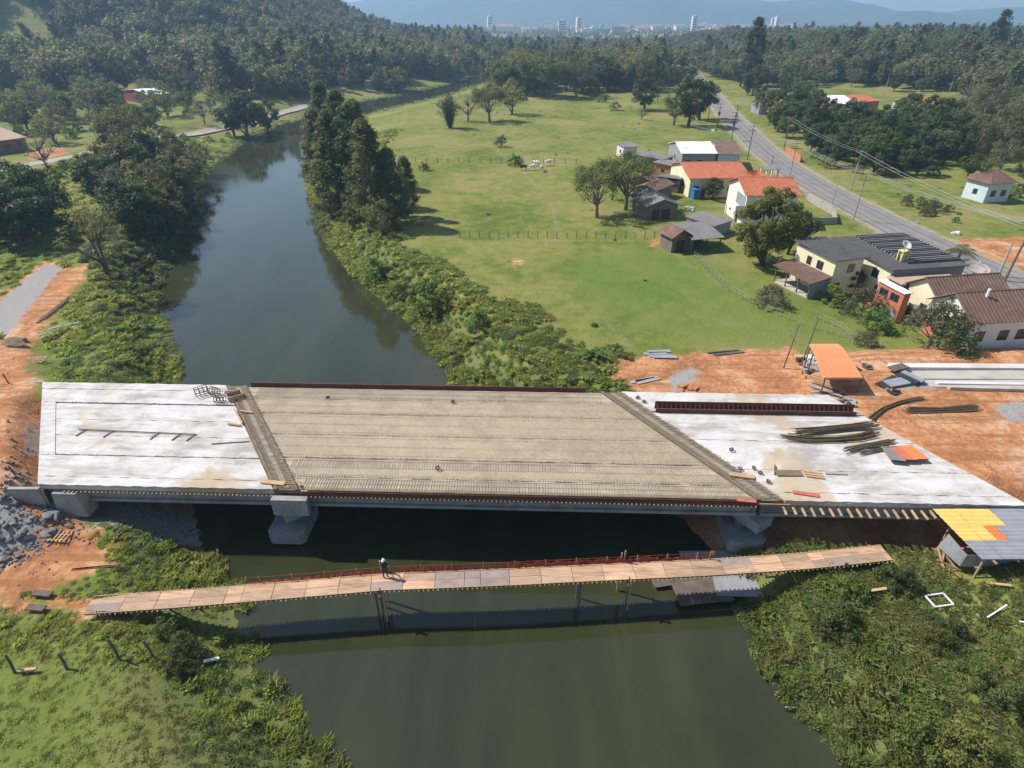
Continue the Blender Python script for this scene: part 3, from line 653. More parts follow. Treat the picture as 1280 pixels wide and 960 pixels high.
for i, rr in rows.items():
    u0, u1, k0, k1 = spans3[i]
    for v0, v1, dz in rr:
        rough_strip(MB(), u0+(.02 if i else 1.53 if 4 < v0 < 12.4 else .02), u1-.02, v0, v1, DZ+dz-(.05 if i == 1 else 0), k0, k1).build('slab_strip', 'deck_concrete' if i != 1 else 'precast_plank', bridge)
skprism(MB(), .02, 1.5, 3.98, 12.52, DZ-.12, DZ+.06).build('end_beam', 'deck_concrete', bridge)
# reinforcement laid on the middle span
mb = MB()
for r, (v0, v1, dz) in enumerate(rows[1]):
    straight = r in (1, 5, 0); u = U1+JW+.15; z = DZ+dz+.0; skip = .55 if r == 1 else 0
    while u < U2-JW-.1:
        for (a, b_) in ([(v0+.05, v1-.05)] if r != 1 else [(v0+.05, v0+1.2), (v0+1.25, v1-.05)]):
            kk = 0 if (straight and a != v0+.05 or r in (0, 5)) else K*1.0
            ua = u+K*a; ub = ua+kk*(b_-a); j = random.uniform(-.03, .03)
            lo, hi = U1+JW+K*b_+.1, U2-JW+K*b_-.1
            if lo < ub < hi: mb.bar((ua+j, a, z+random.uniform(-.01,.015)), (ub+j, b_, z+random.uniform(-.01,.015)), .035 if kk == 0 else .06, .03 if kk == 0 else .07)
        u += .24
mb.build('reinforcement_bars', 'rebar_steel', bridge, kind='stuff')
mb = MB()
for r, (v0, v1, dz) in enumerate(rows[1]):
    for f in (.12, .5, .88):
        v = v0+(v1-v0)*f; mb.bar((U1+JW+K*v, v, DZ+dz+.02), (U2-JW+K*v, v, DZ+dz+.02), .03, .03)
mb.build('long_bars', 'rebar_steel', bridge, kind='stuff')
# starter bars standing in rows along the slab seams
mb = MB()
for i, vv in ((0, (4.05, 12.45)), (1, (1.79, 4.38, 7.84, 11.33, 14.03)), (2, (1.02, 3.95, 12.65))):
    u0, u1, k0, k1 = spans3[i]
    for v in vv:
        u = u0+.3
        while u < u1-.3:
            uu = u+k0*v+(k1-k0)*v*(u-u0)/(u1-u0)
            if i == 0 or random.random() < .5:
                hgt = random.uniform(.05, .16); mb.bar((uu, v+random.uniform(-.06,.06), DZ-.1), (uu+random.uniform(-.12,.12), v+random.uniform(-.12,.12), DZ+hgt), .025)
            u += random.uniform(.16, .34)
mb.build('starter_bars', 'rust_steel', bridge, kind='stuff')
# open joints: timber-lined trough with a ridge of bars
for uj in (U1, U2):
    j = thing('joint', '', '', (0,0,0)); del j['label'], j['category']; j.name = 'expansion_joint'; j.parent = bridge
    skprism(MB(), uj-JW+.02, uj+JW-.02, .1, W-.1, DZ-.4, DZ-.07).build('trough', 'joint_timber', j)
    for du, w in ((-.9, .22), (.85, .26)): skprism(MB(), uj+du-w/2, uj+du+w/2, .05, W-.05, DZ-.08, DZ+.09).build('side_board', 'joint_timber', j)
    skprism(MB(), uj-.22, uj+.26, .3, W-.3, DZ-.07, DZ+.02).build('ridge', 'bed_concrete', j)
    mb = MB(); v = .3
    while v < W-.3:
        mb.bar((uj-1.05+K*v, v, DZ+.06), (uj+1.05+K*v+random.uniform(-.2,.2), v+.1, DZ+.06+random.uniform(0,.1)), .035); v += .16
    mb.build('joint_bars', 'rebar_steel', j, kind='stuff')
# edge forms
mb = MB(); skprism(mb, U1+1.6, U2-2.6, W+.02, W+.12, DZ-.4, DZ+.42).build('edge_form', 'form_red', bridge)
skprism(MB(), U1+1.7, U2-JW, .02, .2, DZ-.36, DZ+.06).build('edge_form', 'joint_timber', bridge)
skprism(MB(), U1+JW, U2-JW, -.06, .0, DZ-.45, DZ-.06).build('edge_form', 'form_red', bridge)
# curb form standing on the right span
cf0, cf1 = loc(P(818, 512, DZ)), loc(P(1068, 519, DZ))
cv = (cf0.y+cf1.y)/2
curb = thing('x', '', '', (0,0,0)); del curb['label'], curb['category']; curb.name = 'curb_formwork'; curb.parent = bridge
MB().box(cf0.x, cf1.x, cv+.25, cv+.32, DZ+.02, DZ+.95).build('form_panel', 'form_red', curb)
MB().box(cf0.x, cf1.x, cv-.35, cv-.29, DZ+.02, DZ+.5).build('form_panel', 'form_red', curb)
n_ = 42
for i in range(n_):
    u = cf0.x+.2+(cf1.x-cf0.x-.4)*i/(n_-1)
    MB().bar((u, cv-.40, DZ+.03), (u, cv+.22, DZ+.78), .06, .05).build('brace', 'form_red', curb)
MB().bar((cf0.x, cv-.4, DZ+.5), (cf1.x, cv-.4, DZ+.5), .04).build('tie_rail', 'rust_steel', curb)
# girders
for (u0, u1, k0, k1) in [(0.4, U1, K, K), (U1, U2, K, K), (U2, U3-.4, K, KR)]:
    for v in (.75, 4.4, 8.15, 11.9, 15.5):
        mb = MB(); a, b_ = u0+k0*v+.15, u1+k1*v-.15
        for w, z0, z1 in ((.9, DZ-.62, DZ-.425), (.28, DZ-1.75, DZ-.62), (.75, DZ-2.05, DZ-1.75)): mb.box(a, b_, v-w/2, v+w/2, z0, z1)
        mb.build('girder', 'grey_concrete', bridge)
# joist ends under the deck edge
mb = MB()
for (u0, u1) in ((2.2, U1-1.3), (U1+1.6, U2-1.0)):
    u = u0
    while u < u1:
        mb.box(u, u+.07, -.26, .3, DZ-.58, DZ-.47); u += .36
mb.build('joist_ends', 'raw_timber', bridge, kind='stuff')
for i in range(25):
    u = U2+1.1+i*.735; e = random.uniform(.85, 1.15)
    MB().bar((u, .3, DZ-.56), (u+random.uniform(-.05,.05), -e, DZ-.62), .15, .12).build('needle_beam', 'raw_timber', bridge)
MB().bar((U1+1.6, -.12, DZ-.52), (U2-1.2, -.12, DZ-.52), .05, .12).build('waling', 'form_red', bridge)
MB().bar((U2-1.0, -.25, DZ-.14), (U2+1.5, -.25, DZ-.14), .08, .06).build('ledger', 'raw_timber', bridge)
for k in range(9):
    u = U2-.9+k*.28; MB().bar((u, -.25, DZ-.16), (u-.3, .5, DZ-1.6), .04).build('hanger_rod', 'rust_steel', bridge)
# piers
def pier(uj, foot_z, name='pier'):
    p = thing('pier', '', '', (0,0,0)); del p['label'], p['category']; p.parent = bridge
    d = Vector((K, 1, 0)).normalized(); nn = Vector((d.y, -d.x, 0))
    def blk(v0, v1, w, z0, z1, nm, chamf=0):
        a = Vector((uj+K*v0, v0, 0)); b_ = Vector((uj+K*v1, v1, 0))
        pts = [a-nn*w/2, a+nn*w/2, b_+nn*w/2, b_-nn*w/2]
        if chamf: pts = [a-nn*(w/2-chamf), a+nn*(w/2-chamf), a+nn*w/2+d*chamf, b_+nn*w/2-d*chamf, b_+nn*(w/2-chamf), b_-nn*(w/2-chamf), b_-nn*w/2-d*chamf, a-nn*w/2+d*chamf]
        MB().prism([(q.x, q.y) for q in pts], z0, z1).build(nm, 'grey_concrete', p)
    blk(-.1, W+.2, 1.9, DZ-3.15, DZ-2.06, 'cap_beam')
    uj < 40 and MB().box(uj-1.5, uj+1.5, -.7, -.12, DZ-2.2, DZ-.5).build('end_block', 'grey_concrete', p)
    for v in (1.6, 8.1, 14.6):
        cx_ = uj+K*v; MB().prism([(cx_-1.25, v-2.2), (cx_+1.25, v-2.2), (cx_+1.6, v-1.85), (cx_+1.6, v+1.7), (cx_-1.6, v+1.7), (cx_-1.6, v-1.85)], foot_z, foot_z+1.2).build('pile_cap', 'grey_concrete', p)
        c = Vector((uj+K*v, v, 0)); MB().tube([(c.x, c.y, foot_z+1.2), (c.x, c.y, DZ-3.1)], .62, 20).build('column', 'grey_concrete', p, True)
        for s in (-1, 1):
            q = c+d*s*1.1; MB().tube([(q.x, q.y, foot_z-2.4), (q.x, q.y, foot_z+.02)], .35, 12).build('pile', 'grey_concrete', p, True)
    return p
pier(U1+.2, -4.2); pier(U2, -3.9)
# abutments
def abut(u, k, s):
    p = thing('abutment', '', '', (0,0,0)); del p['label'], p['category']; p.parent = bridge
    a, b_ = SK(u, -.3, k), SK(u, W+.3, k); w = 1.5*s
    MB().prism([(a[0]-w*.5, a[1]), (a[0]+w, a[1]), (b_[0]+w, b_[1]), (b_[0]-w*.5, b_[1])][::int(s)], DZ-3.6, DZ-2.06).build('seat_beam', 'grey_concrete', p)
    MB().prism([(a[0]-.02*s, a[1]), (a[0]+.3*s, a[1]), (b_[0]+.3*s, b_[1]), (b_[0]-.02*s, b_[1])][::int(s)], DZ-2.055, DZ-.43).build('back_wall', 'grey_concrete', p)
    for v in (-.3, W+.3):
        q = SK(u, v, k); e = -2.6*s
        MB().hexa([(q[0]+.1*s, q[1]-.15, DZ-3.0), (q[0]+.1*s, q[1]+.15, DZ-3.0), (q[0]+e, q[1]+.15, DZ-.9), (q[0]+e, q[1]-.15, DZ-.9)],
                  [(q[0]+.1*s, q[1]-.15, DZ-.08), (q[0]+.1*s, q[1]+.15, DZ-.08), (q[0]+e, q[1]+.15, DZ-.15), (q[0]+e, q[1]-.15, DZ-.15)]).build('wing_wall', 'grey_concrete', p)
    if s > 0:
        MB().hexa([(a[0]+1.0, a[1]-.4, DZ-2.9), (a[0]+3.6, a[1]-.4, DZ-2.9), (a[0]+3.6, a[1]+1.0, DZ-2.9), (a[0]+1.0, a[1]+1.0, DZ-2.9)],
                  [(a[0]+1.0, a[1]-.1, DZ-.6), (a[0]+3.0, a[1]-.1, DZ-.6), (a[0]+3.4, a[1]+1.0, DZ-.6), (a[0]+1.0, a[1]+1.0, DZ-.6)]).build('bearing_block', 'grey_concrete', p)
abut(0, K, 1); abut(U3, KR, -1)

# things lying on the deck
def dk(px, py, z=.09): return P(px, py, DZ+z)
def board(name, a, b_, w, h, mat, label, cat, z=.1, group=None, za=0, zb=0):
    p, q = dk(*a, z), dk(*b_, z); c = (p+q)/2
    o = MB().bar(p-c+Vector((0,0,h/2+za)), q-c+Vector((0,0,h/2+zb)), w, h).build(name, mat); o.location = c
    return tag(o, label, cat, group)
board('timber_plank', (327,602), (356,605), .45, .08, 'raw_timber', 'pale plank lying by the near end of the left joint', 'plank', .12)
board('timber_plank', (912,593), (943,597), .5, .1, 'raw_timber', 'pale plank laid across the right joint as a step', 'plank', .14)
board('red_board', (921,625), (945,627), .35, .05, 'red_board', 'red board over the deck edge at the right joint', 'board', .14)
board('red_board', (991,615), (1024,620), .4, .05, 'red_board', 'red board lying loose on the white near strip of the right span', 'board', .1)
board('timber_plank', (293,512), (303,530), .16, .1, 'raw_timber', 'short plank slanting from the left joint onto the white slab', 'plank', .14)
board('timber_plank', (285,530), (301,532), .2, .1, 'raw_timber', 'short pale plank flat on white slab at foot of a slanting plank', 'plank', .1)
board('timber_plank', (300,514), (316,516), .2, .1, 'raw_timber', 'short pale plank lying across the left joint', 'plank', .14)
board('timber_plank', (370,600), (376,608), .2, .1, 'raw_timber', 'stub of plank tilted at the near end of the left joint', 'plank', .14)
board('flat_bar', (264,555), (312,552), .07, .05, 'rust_steel', 'single dark bar lying on the white left span', 'bar', .04)
board('plywood_panel', (970,592), (1002,592), .7, .09, 'joint_timber', 'brown plywood panel lying on the right span near its curb', 'panel', .09)
for k in range(3): board('timber_plank', (1004+2*k, 589+3*k), (1027+1.5*k, 592+3*k), .24, .08, 'raw_timber', 'yellowish plank in the loose trio beside the brown panel', 'plank', .09+.0*k, 'loose planks on the right span')
board('plywood_panel', (1031,591), (1058,592), .35, .07, 'pole_concrete', 'narrow grey board lying on the right span past the loose planks', 'board', .09)
board('stake', (968.5,594), (968.5,582), .1, .1, 'rust_steel', 'dark upright stake at end of the brown panel', 'stake', .05)
# timber rail with little props on the left span
rail = thing('screed_rail', 'long thin timber rail on short feet lying along the left span', 'rail', dk(170,540,.0), 0)
c = rail.location.copy(); p, q = dk(98,536.5,.12)-c, dk(246,543,.12)-c
MB().bar(p, q, .07, .08).build('rail', 'pole_timber', rail)
for f in (.06, .29, .68, .86, .98):
    s_ = p.lerp(q, f); MB().bar(s_+Vector((0,.1,-.02)), s_+Vector((-.35,-.95,-.06)), .09, .06).build('foot', 'pole_timber', rail)
# bundles of steel bars
def bundle(name, pts, rad, n, label, group=None, z=.12, lift=None):
    ps = [P(a, b_, (DZ if lift is None else lift)+z) for a, b_ in pts]; c = ps[0].copy(); o = thing(name, label, 'steel bundle', (c.x, c.y, (DZ if lift is None else lift)), 0, group)
    c = Vector((c.x, c.y, o.location.z))
    for k in range(n):
        a = random.uniform(0, 6.28); r = rad*math.sqrt(random.random()); off = Vector((math.cos(a)*r*.7, math.sin(a)*r*1.2, 0)); hz = abs(random.gauss(0, .5))*rad
        e = random.uniform(-.5, .5); pt = []
        m_ = len(ps)
        for i in range(m_):
            sp_ = 1+.6*abs(2*i/(m_-1)-1); pt.append(ps[i]-c+off*sp_+Vector((0, random.uniform(-.03,.03), hz)))
        dd = (pt[-1]-pt[-2]).normalized()*e; pt[-1] += dd; pt[0] += (pt[1]-pt[0]).normalized()*random.uniform(-.3,.3)
        MB().tube(pt, .035, 5).build('bar', 'bundle_steel', o)
    return o
plain('bundle_steel', (.135,.095,.055), .85, .3, 2, (.2,.15,.08), .4, .2, 20)
bundle('steel_bar_bundle', [(996,541),(1030,538),(1060,535),(1090,532)], .32, 26, 'straight brown bundle of steel bars on the white right span')
bundle('steel_bar_bundle', [(982,547),(1010,550),(1045,550),(1075,547),(1092,542)], .28, 24, 'bowed brown bundle of steel bars curving under the straight bundle')
bundle('steel_bar_bundle', [(1058,563),(1080,558),(1115,553)], .22, 16, 'short bundle of bars beside the sheets on the right span')
bundle('steel_bar_bundle', [(1076,566),(1100,562),(1118,560)], .16, 10, 'small bar bundle tucked against the leaning sheets')
bundle('steel_bar_bundle', [(1088,524),(1105,512),(1125,504),(1152,499)], .22, 16, 'long bent bundle of bars on orange clay past the deck end', None, .1, 1.35)
bundle('steel_bar_bundle', [(1133,514),(1175,514),(1220,511)], .3, 22, 'thick straight bundle of bars lying alone on orange clay', None, .1, 1.35)
# sheets stacked by the right end
for (a, b_, mat, lab) in (((1110,560),(1122,580),'roof_grey','grey corrugated sheet on the right span beside red ones'), ((1119,559),(1137,579),'roof_red','red corrugated sheet between a grey and a brighter one'), ((1131,558),(1151,578),'sheet_orange','bright orange-red sheet at the edge of the sheet pile')):
    p, q = dk(*a), dk(*b_); c = (p+q)/2; d = (q-p); ln = d.length; s_ = Vector((-d.y, d.x, 0)).normalized(); d.normalize(); mb = MB(); n_ = 12
    vs, fs = [], []
    for i in range(n_+1):
        o_ = s_*((i/n_-.5)*1.25)+Vector((0,0,.12+.03*(i % 2)))
        vs += [d*-ln/2+o_, d*ln/2+o_+Vector((0,0,.25))]
    fs = [(2*i, 2*i+1, 2*i+3, 2*i+2) for i in range(n_)]
    vs2 = [v-Vector((0,0,.1)) for v in vs]; m_ = len(vs)
    fs += [(m_+f[3], m_+f[2], m_+f[1], m_+f[0]) for f in fs]+[(0, m_, m_+1, 1), (2*n_, 2*n_+1, m_+2*n_+1, m_+2*n_)]
    o = mb.add(vs+vs2, fs).build('corrugated_sheet', mat); o.location = c; tag(o, lab, 'sheet')
# rebar cages at the far left joint
def cage(px, py, s, rz, label):
    p = dk(px, py, .1); o = thing('rebar_cage', label, 'rebar cage', p, rz)
    for k in range(4):
        x = -s*.6+k*s*.4; ring = [(x, s*.45*math.cos(a), s*.5+s*.45*math.sin(a)) for a in [i*math.pi/3 for i in range(7)]]
        MB().tube(ring, .035, 5).build('hoop', 'rust_steel', o)
    for a in [i*math.pi/3 for i in range(6)]:
        MB().tube([(-s*.65, s*.45*math.cos(a), s*.5+s*.45*math.sin(a)), (s*.65, s*.45*math.cos(a), s*.5+s*.45*math.sin(a))], .03, 5).build('long_bar', 'rust_steel', o)
cage(253, 493, 1.0, .6, 'hexagonal rebar cage standing apart on the white left span')
cage(268, 493, .9, -.4, 'hexagonal rebar cage beside the timber box at the left joint')
cage(276, 503, .8, .1, 'small rebar cage in front of the timber box at the left joint')
bx = thing('timber_box', 'open box of yellow form timber at the far end of left joint', 'timber box', dk(294,497,.1), R(35))
for a, b_ in (((-.7,-.5),(.7,-.5)), ((.7,-.5),(.7,.5)), ((.7,.5),(-.7,.5)), ((-.7,.5),(-.7,-.5))): MB().bar((*a,.25), (*b_,.25), .06, .5).build('side', 'raw_timber', bx)
sk = thing('cement_bag', 'blue-grey bags slumped at the far end of left joint', 'bag', dk(285,491,.08))
for k in range(3):
    MB().hexa([(-.3+.25*k,-.22,0),(.2+.25*k,-.2,0),(.25+.25*k,.2,0),(-.25+.25*k,.22,0)], [(-.2+.25*k,-.12,.28+.05*k),(.12+.25*k,-.1,.3),(.15+.25*k,.1,.3),(-.15+.25*k,.1,.27)]).build('bag', 'iron_grey', sk)
# odd dark tools near the right joint
def clutter(px, py, label, s=.35, z=.09):
    p = dk(px, py, z); o = thing('wire_coil', label, 'wire coil', p, random.uniform(0,3))
    for k in range(4):
        r = s*random.uniform(.7,1.1); MB().tube([(r*math.cos(a), r*math.sin(a)*.8, .05+.05*k+.03*math.sin(3*a)) for a in [i*.4833 for i in range(14)]], .022, 5).build('turn', 'rust_steel', o)
for px, py, lb in ((925,587,'dark wire coil by the plank step on the right joint'), (942,586,'dark wire coil left of the upright stake'), (950,592,'loose coil of tie wire close to the upright stake'), (960,603,'loose wire tangle on the white near strip'), (797,498,'wire coil at the far end of right joint'), (805,503,'wire coil at the near corner of the curb formwork'), (566,503,'dark wire coil on the far strip of the brown span'), (410,498,'small wire coil on the far strip of brown span'), (547,586,'wire coil lying on the near strip of the brown span'), (914,563,'thin wire ring on the white right span')): clutter(px, py, lb, .2)

# ------------------------------------------------------------------ timber walkway on piles in front of the bridge
wpts = [P(a, b_, -1.2) for a, b_ in ((110,757),(210,749),(330,739),(480,728),(560,726),(650,722.5),(780,715),(880,709),(1000,701),(1108,691))]
s_ = [0]
for a, b_ in zip(wpts[:-1], wpts[1:]): s_.append(s_[-1]+(b_-a).length)
def wat(t, off=0, z=0):
    x = np.interp(t, s_, [p.x for p in wpts]); y = np.interp(t, s_, [p.y for p in wpts])
    x2 = np.interp(t+.5, s_, [p.x for p in wpts]); y2 = np.interp(t+.5, s_, [p.y for p in wpts]); x0 = np.interp(t-.5, s_, [p.x for p in wpts]); y0 = np.interp(t-.5, s_, [p.y for p in wpts])
    d = Vector((x2-x0, y2-y0, 0)).normalized(); n = Vector((-d.y, d.x, 0)); sag = -.12*math.sin(math.pi*t/s_[-1]*3)
    return Vector((x, y, -1.2+sag+z))+n*off
walk = thing('timber_walkway', 'narrow plywood-decked timber walkway on piles crossing the river before the bridge', 'walkway', (wpts[5].x, wpts[5].y, WZ))
wc = walk.location.copy()
T = s_[-1]; t = 0; k = 0
while t < T-.3:
    ln = random.choice((2.4, 2.4, 2.2, 1.2 if k % 4 == 0 else 2.4)); e = min(t+ln, T)
    if T-e < .5: e = T
    n_ = 3; a = [wat(t+.02+(e-t-.04)*i/n_) for i in range(n_+1)]
    wd = .55 if t < .1 else .72
    vs = []
    for i in range(n_+1):
        tt = t+.02+(e-t-.04)*i/n_; zz = .015*(k % 2)
        w_ = .74 if tt > 2 else .45+.14*tt
        vs += [wat(tt,-w_,zz)-wc, wat(tt,w_,zz)-wc, wat(tt,-w_,zz+.04)-wc, wat(tt,w_,zz+.04)-wc]
    fs = []
    for i in range(n_):
        b_ = 4*i; fs += [(b_+2,b_+6,b_+7,b_+3), (b_,b_+1,b_+5,b_+4), (b_,b_+4,b_+6,b_+2), (b_+1,b_+3,b_+7,b_+5)]
    fs += [(0,2,3,1), (4*n_,4*n_+1,4*n_+3,4*n_+2)]
    xm = wat((t+e)/2).x; boards = True; grey = (P(545,0+725,-1.2).x < xm < P(640,722,-1.2).x)
    for h_ in range(2):
        if h_ == 0: f0, f1 = 0, random.uniform(.47, .53)
        else: f0, f1 = f1+.012, 1
        dz_ = random.uniform(0, .018); v2 = []
        for i in range(n_+1):
            lo0, hi0, lo1, hi1 = vs[4*i], vs[4*i+1], vs[4*i+2], vs[4*i+3]; up_ = Vector((0,0,dz_))
            v2 += [lo0.lerp(hi0, f0)+up_, lo0.lerp(hi0, f1)+up_, lo1.lerp(hi1, f0)+up_, lo1.lerp(hi1, f1)+up_]
        MB().add(v2, fs).build('deck_panel', 'walk_ply_grey' if grey or random.random() < .07 else 'walk_ply_dull' if random.random() < .4 else 'walk_ply', walk)
    t = e; k += 1
t = .8; nj = 0
while t < T:
    e = random.uniform(-.04, .05); z = -.055
    MB().bar(wat(t,-.92+e,z)-wc, wat(t,.92+e,z)-wc, .07, .10).build('joist', 'raw_timber', walk); t += .36; nj += 1
for off in (-.6, .6):
    mb = MB(); n_ = 34
    for i in range(n_): mb.bar(wat(T*i/n_, off, -.18)-wc, wat(T*(i+1)/n_, off, -.18)-wc, .1, .16)
    mb.build('stringer', 'old_timber', walk)
n_ = 60
for off in (-.78, .78):
    mb = MB()
    for i in range(n_): mb.bar(wat(T*i/n_, off, .05)-wc, wat(T*(i+1)/n_+.01, off, .05)-wc, .05, .06)
    mb.build('edge_batten', 'raw_timber', walk)
t = 5.0
while t < T-2:
    q = wat(t)
    for off in (-.55, .55):
        a = wat(t, off, -.1); g_ = min(WZ-1.2, gz(a.x, a.y)-.3) if True else 0
        g_ = gz(a.x, a.y)-.4
        if a.z-g_ > .5: MB().tube([(a.x-wc.x, a.y-wc.y, a.z-wc.z), (a.x-wc.x+random.uniform(-.1,.1), a.y-wc.y, g_-wc.z)], .09, 7).build('pile', 'pole_timber', walk)
    t += 15.5
# red safety net along the far edge
net0 = min(range(len(wpts)), key=lambda i: abs(wpts[i].x-P(330,739,-1.2).x))
ta, tb = s_[2]-1.5, s_[7]+1.0
mb = MB(); n_ = 150; vs, fs = [], []
for i in range(n_+1):
    tt = ta+(tb-ta)*i/n_; hgt = .42*min(1, .12+(i/n_)*2.2)*(1+.2*math.sin(i*.9))*(1 if i < n_-14 else .6)
    for j in range(4): vs.append(wat(tt, .84+.05*math.sin(i*1.9+j)+.12*j/3, .02+hgt*j/3)-wc)
for i in range(n_):
    for j in range(3):
        if random.random() < .86: fs.append((4*i+j, 4*i+4+j, 4*i+5+j, 4*i+1+j))
mb.add(vs, fs).build('safety_net', 'red_net', walk)
mb = MB()
for i in range(45): a, b_ = ta+(tb-ta)*i/45, ta+(tb-ta)*(i+1)/45; mb.bar(wat(a, .92, .62)-wc, wat(b_, .92, .62)-wc, .02)
mb.build('net_rope', 'red_net', walk)
tt = ta+1
while tt < tb:
    MB().bar(wat(tt, .88, -.1)-wc, wat(tt, .93, .72)-wc, .05).build('net_stake', 'raw_timber', walk); tt += 2.4
def tX(px, py): x = P(px, py, -1.2).x; return float(np.interp(x, [p.x for p in wpts], s_))
for px, hgt, sp_ in ((478, 1.5, .25), (783, 1.2, .3)):
    t0 = tX(px, 722)
    for off, h_, dx in ((-1.02, .55, 0), (-1.0, .35, .22), (.95, hgt, 0.1), (.98, hgt*.8, -.15)):
        a = wat(t0+dx, off); MB().tube([Vector((a.x, a.y, gz(a.x, a.y)-.4))-wc, Vector((a.x+.05, a.y+.05, -1.2+h_))-wc], .055, 7).build('mooring_post', 'old_timber' if dx == 0 else 'raw_timber', walk)
    MB().bar(wat(t0, -1.2, -.25)-wc, wat(t0+.05, 1.2, -.25)-wc, .09, .12).build('cross_beam', 'old_timber', walk)
a = wat(tX(891,708), .8, .05)
o = thing('warning_stake', 'orange-red flagged stake at the far edge of the timber walkway', 'stake', a)
MB().tube([(0,0,-.1),(.03,.02,.9)], .03, 6).build('stake', 'raw_timber', o); MB().add([(0,0,.9),(.35,.05,.8),(.32,.02,.45),(.02,0,.5),(0,.02,.9),(.35,.07,.8),(.32,.04,.45),(.02,.02,.5)], [(0,1,2,3),(7,6,5,4),(0,4,5,1),(1,5,6,2),(2,6,7,3)]).build('flag', 'sheet_orange', o)
o = thing('warning_stake', 'orange-flagged stake near the right landing of the timber walkway', 'stake', wat(tX(1048,697), -.8, -.05))
MB().tube([(0,0,-.3),(.03,.02,.4)], .03, 6).build('stake', 'raw_timber', o); MB().add([(0,0,.4),(.35,.05,.3),(.32,.02,-.05),(.02,0,0),(0,.02,.4),(.35,.07,.3),(.32,.04,-.05),(.02,.02,0)], [(0,1,2,3),(7,6,5,4),(0,4,5,1),(1,5,6,2),(2,6,7,3)]).build('flag', 'sheet_orange', o)

# ------------------------------------------------------------------ skinned figures
def person(loc_, rz, label):
    o = thing('person', label, 'person', loc_, rz)
    v = [(0,0,.95),(0,.02,1.15),(0,.03,1.38),(0,.03,1.5),(0,.07,1.62),(0,.09,1.72), (.2,.02,1.40),(.27,.12,1.14),(.22,.34,1.02), (-.2,.02,1.40),(-.27,.10,1.14),(-.21,.32,1.02),
         (.10,0,.88),(.12,.03,.5),(.13,-.02,.09),(.14,.13,.04), (-.10,0,.88),(-.12,-.02,.5),(-.14,-.08,.09),(-.14,.08,.04)]
    e = [(0,1),(1,2),(2,3),(3,4),(4,5),(2,6),(6,7),(7,8),(2,9),(9,10),(10,11),(0,12),(12,13),(13,14),(14,15),(0,16),(16,17),(17,18),(18,19)]
    r = [(.17,.12),(.15,.11),(.18,.12),.06,.095,.085,.065,.05,.04,.065,.05,.04,.095,.07,.05,.04,.095,.07,.05,.04]
    body = skinned('body', v, e, r, 'cloth_dark', o)
    mb = MB()
    for a0 in range(1):
        n_ = 12
        for j, (rr, zz) in enumerate(((.15,1.70),(.125,1.70),(.12,1.76),(.08,1.82),(.02,1.845))):
            for i in range(n_): a = 6.283*i/n_; mb.v.append((rr*math.cos(a), .08+rr*math.sin(a)*1.12, zz))
        for j in range(4):
            for i in range(n_): mb.f.append((j*n_+i, j*n_+(i+1) % n_, (j+1)*n_+(i+1) % n_, (j+1)*n_+i))
    mb.build('helmet', 'helmet_white', o, True)
    for s in (-1, 1): # hands: palm and fingers closed on the rail
        h = MB().hexa([(s*.215-.04,.33,.985),(s*.215+.04,.33,.985),(s*.215+.04,.41,.985),(s*.215-.04,.41,.985)], [(s*.215-.035,.33,1.015),(s*.215+.035,.33,1.015),(s*.215+.035,.41,1.01),(s*.215-.035,.41,1.01)])
        for f in range(4): x = s*.215-.032+f*.021; h.tube([(x,.40,1.0),(x,.45+.006*(f in (1,2)),.99),(x,.455,.955)], [.010,.009,.007], 5)
        h.tube([(s*.215-s*.04,.345,1.0),(s*.215-s*.07,.375,.985),(s*.215-s*.065,.40,.965)], [.011,.01,.008], 5); h.build('hand', 'skin_tone', o, True)
    f = MB(); n_ = 8
    f.hexa([(-.055,.155,1.56),(.055,.155,1.56),(.045,.10,1.54),(-.045,.10,1.54)], [(-.06,.165,1.68),(.06,.165,1.68),(.06,.1,1.69),(-.06,.1,1.69)])
    f.tube([(0,.165,1.655),(0,.19,1.615)], [.01,.017], 5); f.build('face', 'skin_tone', o)
    return o
def skinned(name, verts, edges, rad, mat, parent=None, root=0, sub=2):
    me = bpy.data.meshes.new(name); me.from_pydata(verts, edges, []); me.materials.append(M[mat])
    o = link(name, me, parent); md = o.modifiers.new('skin', 'SKIN'); md.use_smooth_shade = True
    for i, sv in enumerate(me.skin_vertices[0].data): sv.radius = (rad[i], rad[i]) if not hasattr(rad[i], '__len__') else rad[i]; sv.use_root = (i == root)
    s2 = o.modifiers.new('sub', 'SUBSURF'); s2.levels = sub; s2.render_levels = sub; return o
person(wat(tX(482,725), .45, .06), R(10), 'person in dark clothes and helmet standing at the walkway net')

# ------------------------------------------------------------------ houses and sheds
def roof_plane(mb, a, b_, c, d, n, amp=.065, th=.10):
    """a-b along the eave, d-c along the ridge; n ribs running up the slope"""
    a, b_, c, d = map(Vector, (a, b_, c, d)); nn = (b_-a).cross(d-a).normalized(); vs, fs = [], []
    for i in range(2*n+1):
        t = i/(2*n); o = nn*(amp if i % 2 else 0)
        vs += [a.lerp(b_, t)+o, d.lerp(c, t)+o]
    m_ = len(vs); vs += [v-nn*th for v in vs[:m_]]
    for i in range(2*n):
        fs += [(2*i, 2*i+2, 2*i+3, 2*i+1), (m_+2*i, m_+2*i+1, m_+2*i+3, m_+2*i+2), (2*i, m_+2*i, m_+2*i+2, 2*i+2), (2*i+1, 2*i+3, m_+2*i+3, m_+2*i+1)]
    fs += [(0, 1, m_+1, m_), (m_-2, 2*m_-2, 2*m_-1, m_-1)]
    return mb.add(vs, fs)
